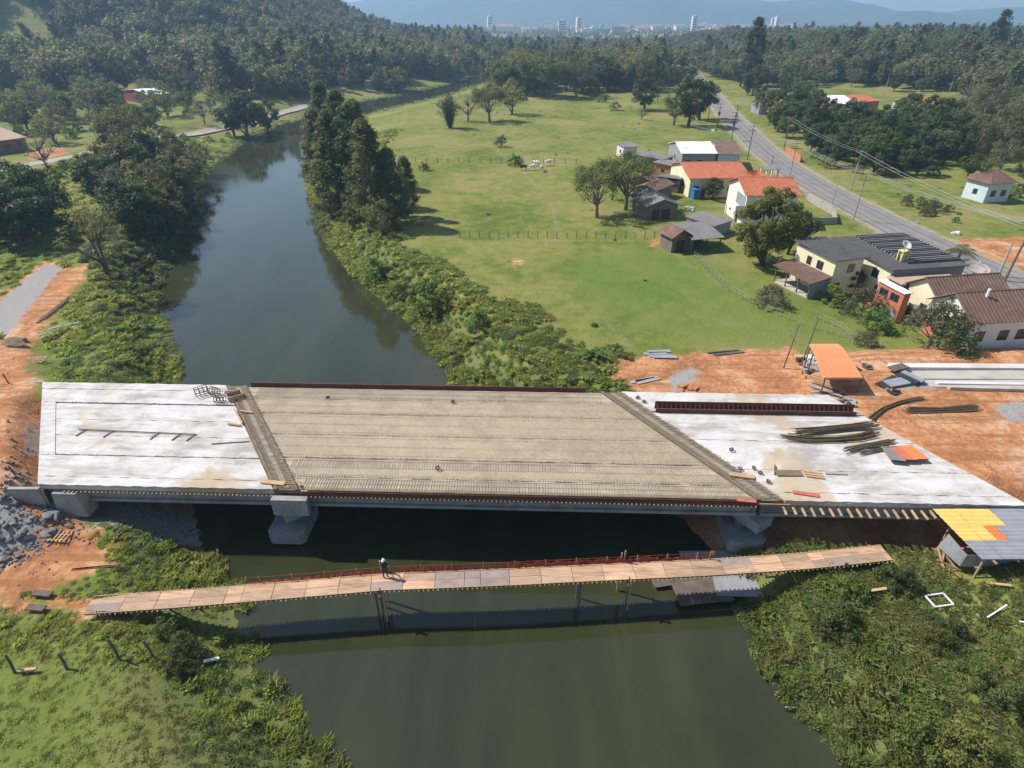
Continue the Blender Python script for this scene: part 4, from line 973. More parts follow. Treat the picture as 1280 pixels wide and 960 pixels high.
def building(name, label, cat, A, B, C, ze, roof='gable', rise=1.4, wall='white_wall', rmat='roof_red', over=.4, wins=(), doors=(), rib=.5, group=None, open_sides='', gable_mat=None, ridge=None, floor_z=None):
    a = P(*A, ze)
    for _ in range(6):
        g0 = gz(a.x, a.y)
        if g0 < 1.6 or g0 > 28: break
        a = P(*A, ze+g0)
    if 1.6 <= g0 <= 28: ze = ze+g0
    a, b_, c = P(*A, ze), P(*B, ze), P(*C, ze); ux = (b_-a); L_ = ux.length; ux.normalize(); uy = Vector((-ux.y, ux.x, 0)); D_ = max(1.5, (c-a).dot(uy))
    ctr = a+ux*L_/2+uy*D_/2; g_ = min(gz(q.x, q.y) for q in (a, b_, a+uy*D_, b_+uy*D_, ctr)) if floor_z is None else floor_z
    o = thing(name, label, cat, (a.x, a.y, g_), math.atan2(ux.y, ux.x), group); h = ze-g_
    W_ = MB()
    if not open_sides:
        W_.box(over*.4, L_-over*.4, over*.4, D_-over*.4, -.4, h)
    e = over*.4
    if roof == 'gable':
        for x0, x1 in ((e, e+.2), (L_-e-.2, L_-e)): W_.add([(x0,e,h),(x0,D_-e,h),(x0,D_/2,h+rise*.97),(x1,e,h),(x1,D_-e,h),(x1,D_/2,h+rise*.97)], [(0,2,1),(3,4,5),(0,1,4,3),(1,2,5,4),(2,0,3,5)])
    if roof == 'gable_d':
        for y0, y1 in ((e, e+.2), (D_-e-.2, D_-e)): W_.add([(e,y0,h),(L_-e,y0,h),(L_/2,y0,h+rise*.97),(e,y1,h),(L_-e,y1,h),(L_/2,y1,h+rise*.97)], [(0,1,2),(3,5,4),(0,3,4,1),(1,4,5,2),(2,5,3,0)])
    if roof in ('shed', 'flat'):
        pass
    if W_.v: W_.build('wall', wall, o)
    if open_sides:
        for s in open_sides.split(','):
            if s == 'posts':
                for x in (e, L_/2, L_-e):
                    for y in (e, D_-e): MB().box(x-.08, x+.08, y-.08, y+.08, -.4, h).build('post', 'old_timber', o)
            if s == 'n': MB().box(e, L_-e, D_-e-.15, D_-e, -.4, h).build('wall', wall, o)
            if s == 'w': MB().box(e, e+.15, e, D_-e-.16, -.4, h).build('wall', wall, o)
            if s == 'e': MB().box(L_-e-.15, L_-e, e, D_-e-.16, -.4, h).build('wall', wall, o)
            if s == 's': MB().box(e+.16, L_-e-.16, e, e+.15, -.4, h).build('wall', wall, o)
    v = over
    n1 = max(3, int((L_+2*v)/rib)); n2 = max(3, int((D_+2*v)/rib)); hz = h+.12
    def slope(*q, n): roof_plane(MB(), *q, n).build('roof_slope', rmat, o)
    if roof == 'gable':
        k = rise*(v/(D_/2)); slope((-v,-v,hz-k), (L_+v,-v,hz-k), (L_+v,D_/2,hz+rise), (-v,D_/2,hz+rise), n=n1); slope((L_+v,D_+v,hz-k), (-v,D_+v,hz-k), (-v,D_/2+.01,hz+rise), (L_+v,D_/2+.01,hz+rise), n=n1)
        MB().tube([(-v,D_/2,hz+rise),(L_+v,D_/2,hz+rise)], .12, 6).build('ridge_cap', ridge or rmat, o)
    elif roof == 'gable_d':
        k = rise*(v/(L_/2)); slope((-v,D_+v,hz-k), (-v,-v,hz-k), (L_/2,-v,hz+rise), (L_/2,D_+v,hz+rise), n=n2); slope((L_+v,-v,hz-k), (L_+v,D_+v,hz-k), (L_/2+.01,D_+v,hz+rise), (L_/2+.01,-v,hz+rise), n=n2)
        MB().tube([(L_/2,-v,hz+rise),(L_/2,D_+v,hz+rise)], .12, 6).build('ridge_cap', ridge or rmat, o)
    elif roof in ('shed', 'flat'):
        slope((-v,-v,hz), (L_+v,-v,hz), (L_+v,D_+v,hz+rise), (-v,D_+v,hz+rise), n=n1)
        if roof == 'shed' and not open_sides: MB().hexa([(e,e,h-.01),(L_-e,e,h-.01),(L_-e,D_-e,h-.01),(e,D_-e,h-.01)], [(e,e,h+.01),(L_-e,e,h+.01),(L_-e,D_-e,h+rise-.02),(e,D_-e,h+rise-.02)]).build('upper_wall', wall, o)
    elif roof == 'shed_x':
        slope((L_+v,-v,hz), (L_+v,D_+v,hz), (-v,D_+v,hz+rise), (-v,-v,hz+rise), n=n2)
    elif roof == 'hip':
        m_ = min(D_/2, L_/2)*.95; r1, r2 = (m_, D_/2, hz+rise), (L_-m_, D_/2, hz+rise)
        q = [(-v,-v,hz-.1), (L_+v,-v,hz-.1), (L_+v,D_+v,hz-.1), (-v,D_+v,hz-.1)]
        slope(q[0], q[1], r2, r1, n=n1); slope(q[2], q[3], r1, r2, n=n1); slope(q[1], q[2], r2, r2, n=n2); slope(q[3], q[0], r1, r1, n=n2)
    for side, f, zc, w, hh in list(wins)+[(d[0], d[1], d[3]/2-.05, d[2], d[3], 'door')[:5] for d in doors]:
        isd = any(d[0] == side and d[1] == f and d[2] == w for d in doors)
        if side in 'SN': y = e if side == 'S' else D_-e; sg = -1 if side == 'S' else 1; cx = f*L_; bxf = lambda hw, hz_, d0, d1: (cx-hw, cx+hw, min(y+sg*d0, y+sg*d1), max(y+sg*d0, y+sg*d1), zc-hz_, zc+hz_)
        else: x = e if side == 'W' else L_-e; sg = -1 if side == 'W' else 1; cy = f*D_; bxf = lambda hw, hz_, d0, d1: (min(x+sg*d0, x+sg*d1), max(x+sg*d0, x+sg*d1), cy-hw, cy+hw, zc-hz_, zc+hz_)
        wi = MB().box(*bxf(w/2+.08, hh/2+.08, -.05, .03)).build('door' if isd else 'window', 'frame_dark' if not isd else 'door_brown', o)
        MB().box(*bxf(w/2, hh/2, .032, .045)).build('leaf_panel' if isd else 'pane', 'door_brown' if isd else 'dark_glass', wi)
        if not isd: MB().box(*bxf(.03, hh/2, .046, .06)).build('mullion', 'frame_dark', wi)
    return o, L_, D_, h
bd = building
bd('shed', 'small white hut with grey roof alone in the pasture', 'hut', (780,184.5), (797,183.5), (779,180.5), 3.0, 'shed', .5, 'white_wall', 'roof_grey', .3, [('W',.5,1.6,.8,.8)], [('S',.5,.9,2.0)])
bd('house', 'house with patched white metal roof by the road', 'house', (853,192), (896,192), (846,179), 4.6, 'gable', 1.6, 'grey_wall', 'roof_white', .3, [('S',.2,2.4,1.2,1.1), ('S',.55,2.4,1.2,1.1), ('W',.5,2.4,1,1)], [('S',.8,.9,2.1)])
bd('annex', 'dark brown roofed annex between white-roofed house and road', 'annex', (898,193), (926,194), (894,180), 4.4, 'shed', 1.0, 'blue_wall', 'roof_brown', .25, [('S',.5,2.2,1.2,1)])
bd('shed', 'grey flat-roofed shed beside the white-roofed house', 'shed', (829,200), (842,195), (816,187), 3.0, 'shed', .4, 'plank_wall', 'roof_grey', .3, [('W',.35,1.5,.7,.8), ('W',.7,1.5,.7,.8)])
bd('lean_to', 'low grey lean-to roof below the flat-roofed shed', 'lean-to', (841,208), (853,204), (831,200), 2.6, 'shed', .3, 'brick_wall', 'roof_grey', .3, [('W',.5,1.3,.8,.7)])
bd('shed', 'brown roofed timber shed under the feathery tree', 'shed', (814,227), (831,219), (802,217), 2.8, 'gable', .9, 'plank_wall', 'roof_brown', .35, [('W',.5,1.5,.7,.6)])
bd('shed', 'long narrow grey roofed shed behind the brown timber sheds', 'shed', (849,227), (858,222), (822,211), 2.6, 'shed_x', .5, 'plank_wall', 'roof_grey', .3)
bd('shed', 'second brown roofed timber shed between the grey ones', 'shed', (820,238), (842,230), (806,230), 2.6, 'gable', .8, 'plank_wall', 'roof_brown', .35)
bd('barn', 'grey sheet-roofed barn with dark open gable in the farmyard', 'barn', (809,258), (849,256), (800,244), 2.8, 'gable_d', 1.2, 'plank_wall', 'roof_grey', .4, (), [('S',.3,1.4,2.1), ('S',.62,1.8,2.1)])
bd('house', 'long orange tiled house with cream gable beside the tall shrubs', 'house', (863,223), (938,222), (858,205), 4.2, 'gable', 1.9, 'cream_wall', 'roof_red', .4, [('S',.12,2.0,1.2,1.2), ('S',.4,2.0,1.2,1.2), ('S',.7,2.0,1.2,1.2), ('W',.3,2.2,1,1)], [('S',.25,.9,2.1)])
bd('house', 'orange hip-roofed wing where the long tiled house meets the road', 'house', (938,232), (976,232), (930,217), 4.2, 'hip', 1.8, 'cream_wall', 'roof_red', .4, [('S',.5,2.0,1.2,1.2)])
o, L_, D_, h = bd('house', 'two-storey white house with orange tiles and a corner balcony', 'house', (934,244), (1000,244), (912,227), 6.2, 'gable', 2.0, 'white_wall', 'roof_red', .4, [('S',.3,4.6,1.3,1.2), ('S',.7,4.6,1.3,1.2), ('E',.5,4.6,1.2,1.2), ('W',.72,2.0,1.0,1.1)], [('W',.35,1.6,2.2)])
MB().box(-1.6, .12, .3, D_*.55, h*.48, h*.52).build('balcony_floor', 'white_wall', o)
MB().box(-1.6, -1.5, .3, D_*.55, h*.52+.003, h*.52+.95).build('balcony_rail', 'white_wall', o)
MB().box(-1.5, .1, .3, .4, h*.52+.003, h*.52+.95).build('balcony_rail', 'white_wall', o)
MB().box(.11, .16, .6, D_*.5, h*.56, h*.92).build('balcony_recess', 'grey_wall', o)
for y in (.38, D_*.53): MB().box(-1.55, -1.4, y-.08, y+.08, -.4, h*.48-.003).build('post', 'white_wall', o)
t_ = bd('blue_shelter', 'small blue sheeted shelter below the cream gable', 'shelter', (868,238), (876,237.5), (867.5,235.5), 1.9, 'shed', .2, 'blue_sheet', 'blue_sheet', .2)
bd('shed', 'brown gabled open-fronted shed at the pasture fence', 'shed', (841,297), (864,294), (834,288), 2.7, 'gable_d', 1.1, 'plank_wall', 'roof_brown', .4, (), [('S',.5,1.6,2.0)])
bd('lean_to', 'wide grey lean-to with open black front against the brown shed', 'lean-to', (866,300), (903,297), (858,286), 2.3, 'shed', .9, 'plank_wall', 'roof_grey', .35, open_sides='n,w,posts')
bd('shed', 'grey corrugated store below the balcony of the white house', 'shed', (893,283), (915,276), (884,266), 2.2, 'shed', .4, 'iron_grey', 'roof_grey', .2)
o, L_, D_, h = bd('house', 'cream house with dark flat sheet roof and a porch', 'house', (1046,327), (1083,322), (1012,303), 5.6, 'flat', .45, 'cream_wall', 'roof_dark', .35, [('W',.35,4.1,1.1,1.1), ('W',.62,4.1,.8,1.1), ('S',.6,4.2,1.1,1.1), ('S',.25,1.6,1.0,1.0)])
MB().box(-3.0, 0, .5, D_*.95, 0-.4, .25).build('porch_floor', 'bed_concrete', o)
roof_plane(MB(), (-3.6,D_*1.0,2.7), (-3.6,0,2.7), (.1,0,3.3), (.1,D_*1.0,3.3), 30).build('porch_roof', 'roof_brown', o)
for f in (.06, .35, .65, .94): MB().box(-3.1, -2.95, D_*f-.08, D_*f+.08, .25, 2.7).build('porch_post', 'old_timber', o)
MB().box(-2.98, .1, .35, .5, -.4, 2.75).build('porch_wall', 'grey_wall', o)
o, L_, D_, h = bd('workshop', 'long workshop with deeply ribbed dark sheet roof along the road', 'workshop', (1115,338), (1207,332), (1073,299), 5.0, 'flat', .35, 'cream_wall', 'roof_dark', .35, [('W',.22,3.6,1.2,1.1), ('S',.42,3.4,.8,1.2), ('S',.5,3.4,.8,1.2), ('W',.12,1.2,1.2,1.6)])
MB().box(.45, L_+.02, .05, .135, -.35, h-.02).build('south_render', 'grey_wall', o)
for i in range(18):
    y = D_*(.12+.86*i/17); MB().hexa([(L_*.30,y-.22,h+.14+.35*y/D_),(L_+.4,y-.22,h+.14+.35*y/D_),(L_+.4,y+.22,h+.14+.35*y/D_),(L_*.30,y+.22,h+.14+.35*y/D_)], [(L_*.30,y-.12,h+.46+.35*y/D_),(L_+.4,y-.12,h+.46+.35*y/D_),(L_+.4,y+.12,h+.46+.35*y/D_),(L_*.30,y+.12,h+.46+.35*y/D_)]).build('roof_beam', 'roof_grey' if i % 3 else 'roof_dark', o)
p = P(1127, 325, 5.3)
wt = thing('water_tank', 'yellow water tank stand on the workshop roof', 'water tank', p, .2)
for x in (-.5, .5):
    for y in (-.4, .4): MB().box(x-.09, x+.09, y-.09, y+.09, -.3, 1.3).build('leg', 'yellow_plastic', wt)
MB().box(-.62, .62, -.52, .52, 1.303, 1.45).build('platform', 'yellow_plastic', wt); MB().tube([(0,0,-.2),(0,0,1.28)], .32, 14).build('drum', 'yellow_plastic', wt, True)
def dish(loc_, r, tilt, az, label, legs=.8, mat='white_plastic'):
    o = thing('satellite_dish', label, 'dish', loc_, az); mb = MB(); n_ = 20; m4 = Matrix.Rotation(tilt, 4, 'X'); vs = []
    for j in range(5):
        rr = r*(j+.6)/4.6
        for i in range(n_): vs.append(m4 @ Vector((rr*math.cos(6.2832*i/n_), rr*math.sin(6.2832*i/n_), .35*rr*rr/r))+Vector((0,0,legs)))
    fs = [(j*n_+i, j*n_+(i+1) % n_, (j+1)*n_+(i+1) % n_, (j+1)*n_+i) for j in range(4) for i in range(n_)]+[tuple(range(n_-1,-1,-1))]
    mb.add(vs, fs).build('reflector', mat, o, True)
    MB().tube([m4 @ Vector((r*.8*math.cos(6.2832*i/16), r*.8*math.sin(6.2832*i/16), .29*r))+Vector((0,0,legs)) for i in range(17)], .03, 5).build('rim', mat, o)
    for k in range(3): a = 6.2832*k/3; MB().tube([m4 @ Vector((r*.85*math.cos(a), r*.85*math.sin(a), .28*r))+Vector((0,0,legs)), m4 @ Vector((0,0,r*.85))+Vector((0,0,legs))], .02, 4).build('strut', 'wire_metal', o)
    MB().tube([m4 @ Vector((0,0,r*.75))+Vector((0,0,legs)), m4 @ Vector((0,0,r*.95))+Vector((0,0,legs))], .08, 8).build('feed_horn', 'white_plastic', o); MB().tube([(0,0,-.15),(0,0,legs+.02)], .06, 8).build('mast', 'wire_metal', o)
    return o
dish(p+Vector((-.1,.1,1.45)), .75, R(40), R(20), 'white satellite dish standing on the yellow tank platform', .7)
dish(on(1215,345), 1.9, R(14), R(0), 'large mesh satellite dish on the ground beside the workshop', .9, 'pole_concrete')
for px, lb in ((1249,'white dish cover'), (1257,'x')): pass
bd('passage_roof', 'tan flat roof joining the workshop and the tiled houses', 'roof', (1127,356), (1196,349), (1122,347), 4.0, 'flat', .1, 'grey_wall', 'roof_tan', .2)
o, L_, D_, h = bd('annex', 'brick and plaster annex with white-framed windows and tan roof', 'annex', (1131,368), (1140,367), (1110,351), 4.2, 'flat', .1, 'brick_wall', 'roof_white', .12, [('W',.3,3.3,1.3,.9), ('W',.72,3.3,1.3,.9)])
MB().box(.0, .045, .3, D_-.3, -.35, 1.6).build('plaster_panel', 'grey_wall', o)
bd('house', 'brown tiled house with cream gable behind the larger one', 'house', (1173,373), (1262,367), (1160,352), 4.3, 'gable', 1.7, 'cream_wall', 'roof_brown', .35, [('W',.35,2.2,1.0,1.0)], [('W',.7,.9,2.0)])
o, L_, D_, h = bd('house', 'large brown tiled house with cream gable facing the clay yard', 'house', (1216,403), (1330,396), (1197,372), 4.6, 'gable', 2.2, 'white_wall', 'roof_brown', .35, [('W',.30,3.6,1.3,1.3), ('W',.68,4.4,.9,.9), ('S',.15,2.6,1.2,1.2), ('S',.42,2.6,1.2,1.2), ('S',.62,2.6,1.2,1.2)])
MB().box(.08, .135, .2, D_-.2, -.35, 2.2).build('brick_base', 'brick_wall', o)
MB().tube([(L_*.28,D_*.4,h+1.7),(L_*.28,D_*.4,h+2.9)], .16, 8).build('vent_pipe', 'white_plastic', o)
# courtyard and retaining walls
def wallrun(name, pts, hgt, th, mat, label, cat, z0=0, caps=False):
    ps = [on(*q) for q in pts]; c = ps[0]; o = thing(name, label, cat, c)
    for a, b_ in zip(ps[:-1], ps[1:]):
        d = (b_-a).normalized()*.0; MB().bar(a-c+Vector((0,0,hgt/2-.15)), b_-c+Vector((0,0,hgt/2-.15)), th, hgt+.3).build('panel', mat, o)
    for a in ps: MB().box(a.x-c.x-.16, a.x-c.x+.16, a.y-c.y-.16, a.y-c.y+.16, a.z-c.z-.3, a.z-c.z+hgt+.15).build('pier', mat, o)
    return o
wallrun('yard_wall', [(1003,281),(1044,280),(1040,268),(1026,260),(1008,249)], 1.4, .2, 'pole_concrete', 'pale plastered yard wall by the road behind the yellow-green tree', 'wall')
wallrun('brick_wall', [(982,190),(990,196),(1000,203)], 1.8, .25, 'brick_wall', 'orange brick wall on the far verge of the road', 'wall')
wallrun('brick_wall', [(868,158),(880,162),(893,164)], .6, .25, 'white_wall', 'low pale wall under the dark roadside trees', 'wall')
# bus shelter by the road
sh = thing('bus_shelter', 'small grey roadside shelter with white posts', 'shelter', on(960,224), R(20))
roof_plane(MB(), (-2.2,-1.4,2.7), (2.2,-1.4,2.7), (2.2,1.4,3.1), (-2.2,1.4,3.1), 12).build('roof', 'roof_grey', sh)
for x in (-1.8, 1.8):
    for y in (-1.1, 1.1): MB().box(x-.15, x+.15, y-.15, y+.15, -.3, 2.75 if y < 0 else 2.95).build('post', 'white_wall', sh)
# houses across the road and far left
bd('house', 'pale blue-white house with brown hip roof across the road', 'house', (1238,230), (1270,228), (1232,221), 4.0, 'hip', 2.2, 'blue_wall', 'roof_brown', .5, [('S',.3,2.0,1.2,1.2), ('S',.7,2.0,1.2,1.2), ('W',.5,2.0,1,1)])
bd('house', 'orange brick house with pale metal roof among the trees', 'house', (1040,130), (1072,130), (1034,121), 5.5, 'gable', 1.8, 'brick_wall', 'roof_white', .3, [('S',.5,2.4,1.4,1.2)])
bd('house', 'brown roofed house next to the orange brick one', 'house', (1076,128), (1100,126), (1070,119), 5.0, 'gable', 1.8, 'brick_wall', 'roof_red', .3, [('S',.5,2.4,1.4,1.2)])
bd('house', 'orange roofed cottage half hidden in the grove', 'house', (1166,131), (1192,129), (1164,122), 4.5, 'gable', 1.5, 'white_wall', 'roof_red', .3, [('S',.5,2.4,1.4,1.2)])
bd('cottage', 'grey roofed cottage behind the roadside palms', 'cottage', (950,131), (960,131), (949,127.5), 4.0, 'gable', 1.5, 'grey_wall', 'roof_tan', .3)
bd('house', 'long house with pale tan roof beside the left track', 'house', (-30,180), (32,172), (-30,162), 3.6, 'gable', 1.7, 'plank_wall', 'roof_tan', .4, [('S',.6,2,1.2,1.1), ('S',.85,2,1.2,1.1)])
bd('house', 'dark red house with white metal roof under the wooded hill', 'house', (186,119), (212,117), (182,111), 5.0, 'gable', 1.4, 'red_wall', 'roof_white', .3, [('S',.4,2.4,1.4,1.2)])
bd('house', 'grey house with pale roof at the foot of wooded hill', 'house', (331,91), (350,90), (328,84), 6.0, 'gable', 2.2, 'grey_wall', 'roof_white', .4, [('S',.5,3,1.4,1.2)])
bd('long_shed', 'long dark roofed shed at the edge of the left wood', 'shed', (-20,125), (62,118), (-20,110), 4.0, 'gable', 2.0, 'plank_wall', 'roof_grey', .4)
bd('shack', 'low grey roofed shack on the far river bank', 'shack', (455,101.5), (467,101.5), (454.6,100.5), 2.4, 'shed', .6, 'pole_concrete', 'roof_tan', .3)
bd('long_shed', 'long pale roofed shed far up the river valley', 'shed', (575,53), (610,53), (575,50), 6.0, 'gable', 2, 'white_wall', 'roof_white', .3)
bd('house', 'cream two-storey house far down the valley road', 'house', (838,64), (848,64), (837,60), 7.0, 'flat', .3, 'cream_wall', 'roof_tan', .2, [('S',.3,5,2,1.5), ('S',.7,5,2,1.5)])

# ------------------------------------------------------------------ the site yard
# orange roofed open shed
zr = 4.0
rc = [P(1012,430,zr), P(1048,430,zr), P(1079,472,zr-.7), P(1030,472,zr-.7)]
sh = thing('site_shed', 'open site shed with bright orange sheet roof on timber posts', 'shed', (rc[3].x, rc[3].y, gz(rc[3].x, rc[3].y)))
c = sh.location.copy(); q = [r_-c for r_ in rc]; mid0, mid1 = q[0].lerp(q[3], .22)+Vector((0,0,.25)), q[1].lerp(q[2], .22)+Vector((0,0,.25))
n_ = 8
for i in range(n_):
    f0, f1 = i/n_, (i+1)/n_-.008
    roof_plane(MB(), q[3].lerp(q[2], f0), q[3].lerp(q[2], f1), mid0.lerp(mid1, f1), mid0.lerp(mid1, f0), 6, .03, .04).build('roof_sheet', 'tarp_orange', sh)
    roof_plane(MB(), q[1].lerp(q[0], 1-f1), q[1].lerp(q[0], 1-f0), mid0.lerp(mid1, f0)*1, mid0.lerp(mid1, f1)*1, 6, .03, .04) if False else roof_plane(MB(), mid0.lerp(mid1, f0)+Vector((0,0,.01)), mid0.lerp(mid1, f1)+Vector((0,0,.01)), q[0].lerp(q[1], f1), q[0].lerp(q[1], f0), 6, .03, .04).build('roof_sheet', 'tarp_orange', sh)
for a in (q[0].lerp(q[1],.04), q[0].lerp(q[1],.96), mid0.lerp(mid1,.04), mid0.lerp(mid1,.96), q[3].lerp(q[2],.04), q[3].lerp(q[2],.5), q[3].lerp(q[2],.96)):
    MB().tube([(a.x, a.y, -1.2), (a.x, a.y, a.z-.08)], .08, 7).build('post', 'pole_timber', sh)
for a, b_ in ((q[3], q[2]), (mid0, mid1), (q[0], q[1]), (q[0], mid0), (q[1], mid1), (mid1, q[2]), (mid0, q[3])): MB().bar(a-Vector((0,0,.14)), b_-Vector((0,0,.14)), .08, .14).build('purlin', 'raw_timber', sh)
def crate_heap(px, py, n, mats, label, name='material_heap', s=.7, z=0):
    p = on(px, py); o = thing(name, label, 'materials', p, random.uniform(0,3))
    for k in range(n):
        x, y = random.uniform(-1,1)*s*1.6, random.uniform(-1,1)*s; a = random.uniform(0, 3.1); l = random.uniform(.3, .9)*s; w = random.uniform(.2, .5)*s; h = random.uniform(.15, .5)*s; z0 = random.uniform(0, .35)*s*(k > n/2)
        d = Vector((math.cos(a), math.sin(a), 0)); e = Vector((-d.y, d.x, 0)); b0 = [Vector((x,y,z0-.05))+d*l*i+e*w*j for i, j in ((-1,-1),(1,-1),(1,1),(-1,1))]
        MB().hexa(b0, [v+Vector((random.uniform(-.05,.05), random.uniform(-.05,.05), h+.05)) for v in b0]).build('piece', random.choice(mats), o)
    return o
crate_heap(1012,452, 14, ['raw_timber','white_plastic','black_plastic','pole_concrete'], 'pale timber and sacks under the edge of the orange-roofed shed', s=.9)
crate_heap(1020,462, 8, ['red_board','black_plastic','iron_grey'], 'dark and red goods in the shade of the orange-roofed shed', s=.8)
crate_heap(1060,502, 7, ['iron_grey','black_plastic','pole_concrete'], 'grey machine parts on clay beside the shed shadow', s=.6)
crate_heap(1078,460, 6, ['black_plastic','old_timber'], 'dark drums and boards behind the orange-roofed shed', s=.6)
crate_heap(1114,489, 5, ['black_plastic','iron_grey'], 'small black offcuts in front of the dark sheets', s=.5)
crate_heap(1098,385, 9, ['raw_timber','white_plastic','red_board','iron_grey'], 'household clutter in the yard before the brick annex', s=.8)
crate_heap(1140,398, 7, ['brick_wall','pole_concrete','sheet_orange'], 'bricks and an orange tub by the brick annex wall', s=.7)
crate_heap(862,262, 7, ['old_timber','pole_concrete','white_plastic'], 'scrap and boards beside the open barn', s=.8)
crate_heap(822,204, 6, ['white_plastic','raw_timber','sheet_orange'], 'white sacks on bare soil by the flat-roofed shed', s=.8)
crate_heap(857,487, 8, ['clay_clod','brick_wall'], 'heap of broken bricks by the gravel patch', s=.7)
def plank_stack(px, py, px2, py2, n, mat, label, w=.25, cat='timber stack', name='plank_stack', spread=.9, lift=0):
    a, b_ = on(px, py), on(px2, py2); c = (a+b_)/2; c.z = max(a.z, b_.z)+lift; o = thing(name, label, cat, c)
    for k in range(n):
        off = Vector((random.uniform(-.5,.5), random.uniform(-1,1)*spread, .06+.085*(k//3))); d = (b_-a); d.z = 0; sh_ = d.normalized()*random.uniform(-.4,.4)
        tw = Vector((0, random.uniform(-.12,.12), 0)); MB().bar(a-c-Vector((0,0,a.z-c.z))+off+sh_-tw, b_-c-Vector((0,0,b_.z-c.z))+off+sh_+tw, w, .07).build('plank', mat, o)
    return o
plank_stack(1012,484, 1052,488, 12, 'raw_timber', 'stack of weathered planks in front of the orange-roofed shed')
plank_stack(1014,495, 1046,496, 9, 'pole_concrete', 'lower stack of grey planks by the far deck edge')
plank_stack(795,482, 824,476, 3, 'pole_concrete', 'two grey boards on clay beyond the right joint', .4)
plank_stack(811,443, 840,443, 4, 'iron_grey', 'grey concrete boards at the edge of the pasture', .7)
plank_stack(888,441, 925,438, 4, 'old_timber', 'dark scrap timber on the clay edge', .2)
# dark sheets
for k, (a, b_, w, mat, lb) in enumerate((((1100,484),(1122,474),1.2,'black_plastic','flat black sheet at the near end of the dark pile'), ((1108,482),(1132,478),1.3,'iron_grey','grey sheet across the middle of the dark pile'), ((1121,470),(1146,482),.9,'black_plastic','long dark panel slanting over the pile'), ((1127,468),(1153,481),.7,'iron_grey','grey channel panel slanting beside the long dark one'), ((1112,466),(1130,462),1.0,'old_timber','brown canvas-covered heap behind the dark sheets'))):
    p, q_ = on(*a), on(*b_); c_ = (p+q_)/2; z = .1+.09*k
    o = MB().bar(p-c_+Vector((0,0,z)), q_-c_+Vector((0,0,z+.06)), w, .16).build('dark_sheet', mat); o.location = c_; tag(o, lb, 'sheet')
# precast beam beds running right
beds = [((1112,460),(1400,462),.5), ((1150,474),(1400,476),.35), ((1170,480),(1400,484),.35), ((1185,486),(1400,492),.45)]
for k, (a, b_, h_) in enumerate(beds):
    p, q_ = on(*a), on(*b_); c_ = p.copy(); zt = max(p.z, q_.z)
    o = MB().bar(p-c_+Vector((0,0,zt-p.z+h_/2-.1)), q_-c_+Vector((0,0,zt-q_.z+q_.z-p.z+h_/2-.1)), .5 if k else 1.0, h_).build('casting_beam', 'white_concrete' if k % 2 == 0 else 'bed_concrete'); o.location = c_
    tag(o, ['long pale casting beam along the far side of the beam beds', 'narrow brownish casting beam, second from the far one', 'pale casting beam, third from the far side', 'brownish casting beam nearest the clay yard'][k], 'concrete beam')
p = [on(*a_) for a_ in ((1118,462),(1420,464),(1420,490),(1165,484))]; zt = max(v.z for v in p)+.03
MB().prism([(v.x, v.y) for v in (p[3], p[2], p[1], p[0])], zt-.5, zt).build('casting_floor', 'bed_concrete', kind='structure')
# two leaning poles in the yard
for a, b_, lb in (((979,460),5.6,'thin brown pole leaning slightly left of the orange-roofed shed'), ((1001,457),6.2,'thicker brown pole beside the orange-roofed shed')):
    p = on(*a); o = MB().tube([(0,0,-.4),(.25,.0,b_*.5),(.5,.1,b_)], [.09,.075,.06], 8).build('timber_pole', 'pole_timber'); o.location = p; tag(o, lb, 'pole')
# corrugated store at the near bank
zr = 1.15
q = [P(1166,638,zr+.25), P(1330,631,zr+.25), P(1340,700,zr-.2), P(1227,699,zr-.2)]
st = thing('corrugated_store', 'site store with grey and yellow corrugated roof at the right bank', 'shed', (q[3].x, q[3].y, gz(q[3].x+1, q[3].y+1)))
c = st.location.copy(); q = [v-c for v in q]; nr, nc_ = 3, 6
xl0, xl1 = q[3].x-.05, q[3].x+13.2; y0_, y1_ = q[3].y, q[0].y
mats = {(2,0):'sheet_yellow',(2,1):'sheet_yellow',(2,2):'sheet_yellow',(1,0):'sheet_yellow',(1,1):'sheet_yellow',(1,2):'sheet_orange'}
brk = [[0,1.6,3.0,5.6,8.2,10.6,13.2],[0,1.5,2.6,3.5,5.9,9.4,13.2],[0,1.7,2.6,4.5,7.2,9.8,13.2]]
yb = [y0_, y0_+(y1_-y0_)*.36, y0_+(y1_-y0_)*.66, y1_]
for r_ in range(nr):
    for k in range(nc_):
        xa, xb = q[3].x+brk[r_][k], q[3].x+brk[r_][k+1]-.02; za, zb = [q[3].z+(q[0].z-q[3].z)*(v-y0_)/(y1_-y0_) for v in (yb[r_], yb[r_+1]+.12)]
        lift = .02*(k % 2)+.03*r_; sl = [lambda y: (q[0].x-q[3].x)*(y-y0_)/(y1_-y0_)][0]
        pa = Vector((xa+sl(yb[r_]), yb[r_], za+lift)); pb = Vector((xb+sl(yb[r_]), yb[r_], za+lift)); pc = Vector((xb+sl(yb[r_+1]), yb[r_+1]+.1, zb+lift)); pd = Vector((xa+sl(yb[r_+1]), yb[r_+1]+.1, zb+lift))
        # ribs run along x
        roof_plane(MB(), pb, pc, pd, pa, 4 if r_ else 5, .045, .015).build('roof_sheet', mats.get((r_, k), 'iron_grey'), st)
gl = -1.6
for x in (.6, 4.5, 8.5, 12.6):
    for y in (.35, (y1_-y0_)-.5): MB().tube([(q[3].x+x, q[3].y+y, gl-1.5), (q[3].x+x, q[3].y+y, q[3].z+(.05 if y > 1 else -.08))], .09, 7).build('post', 'raw_timber', st)
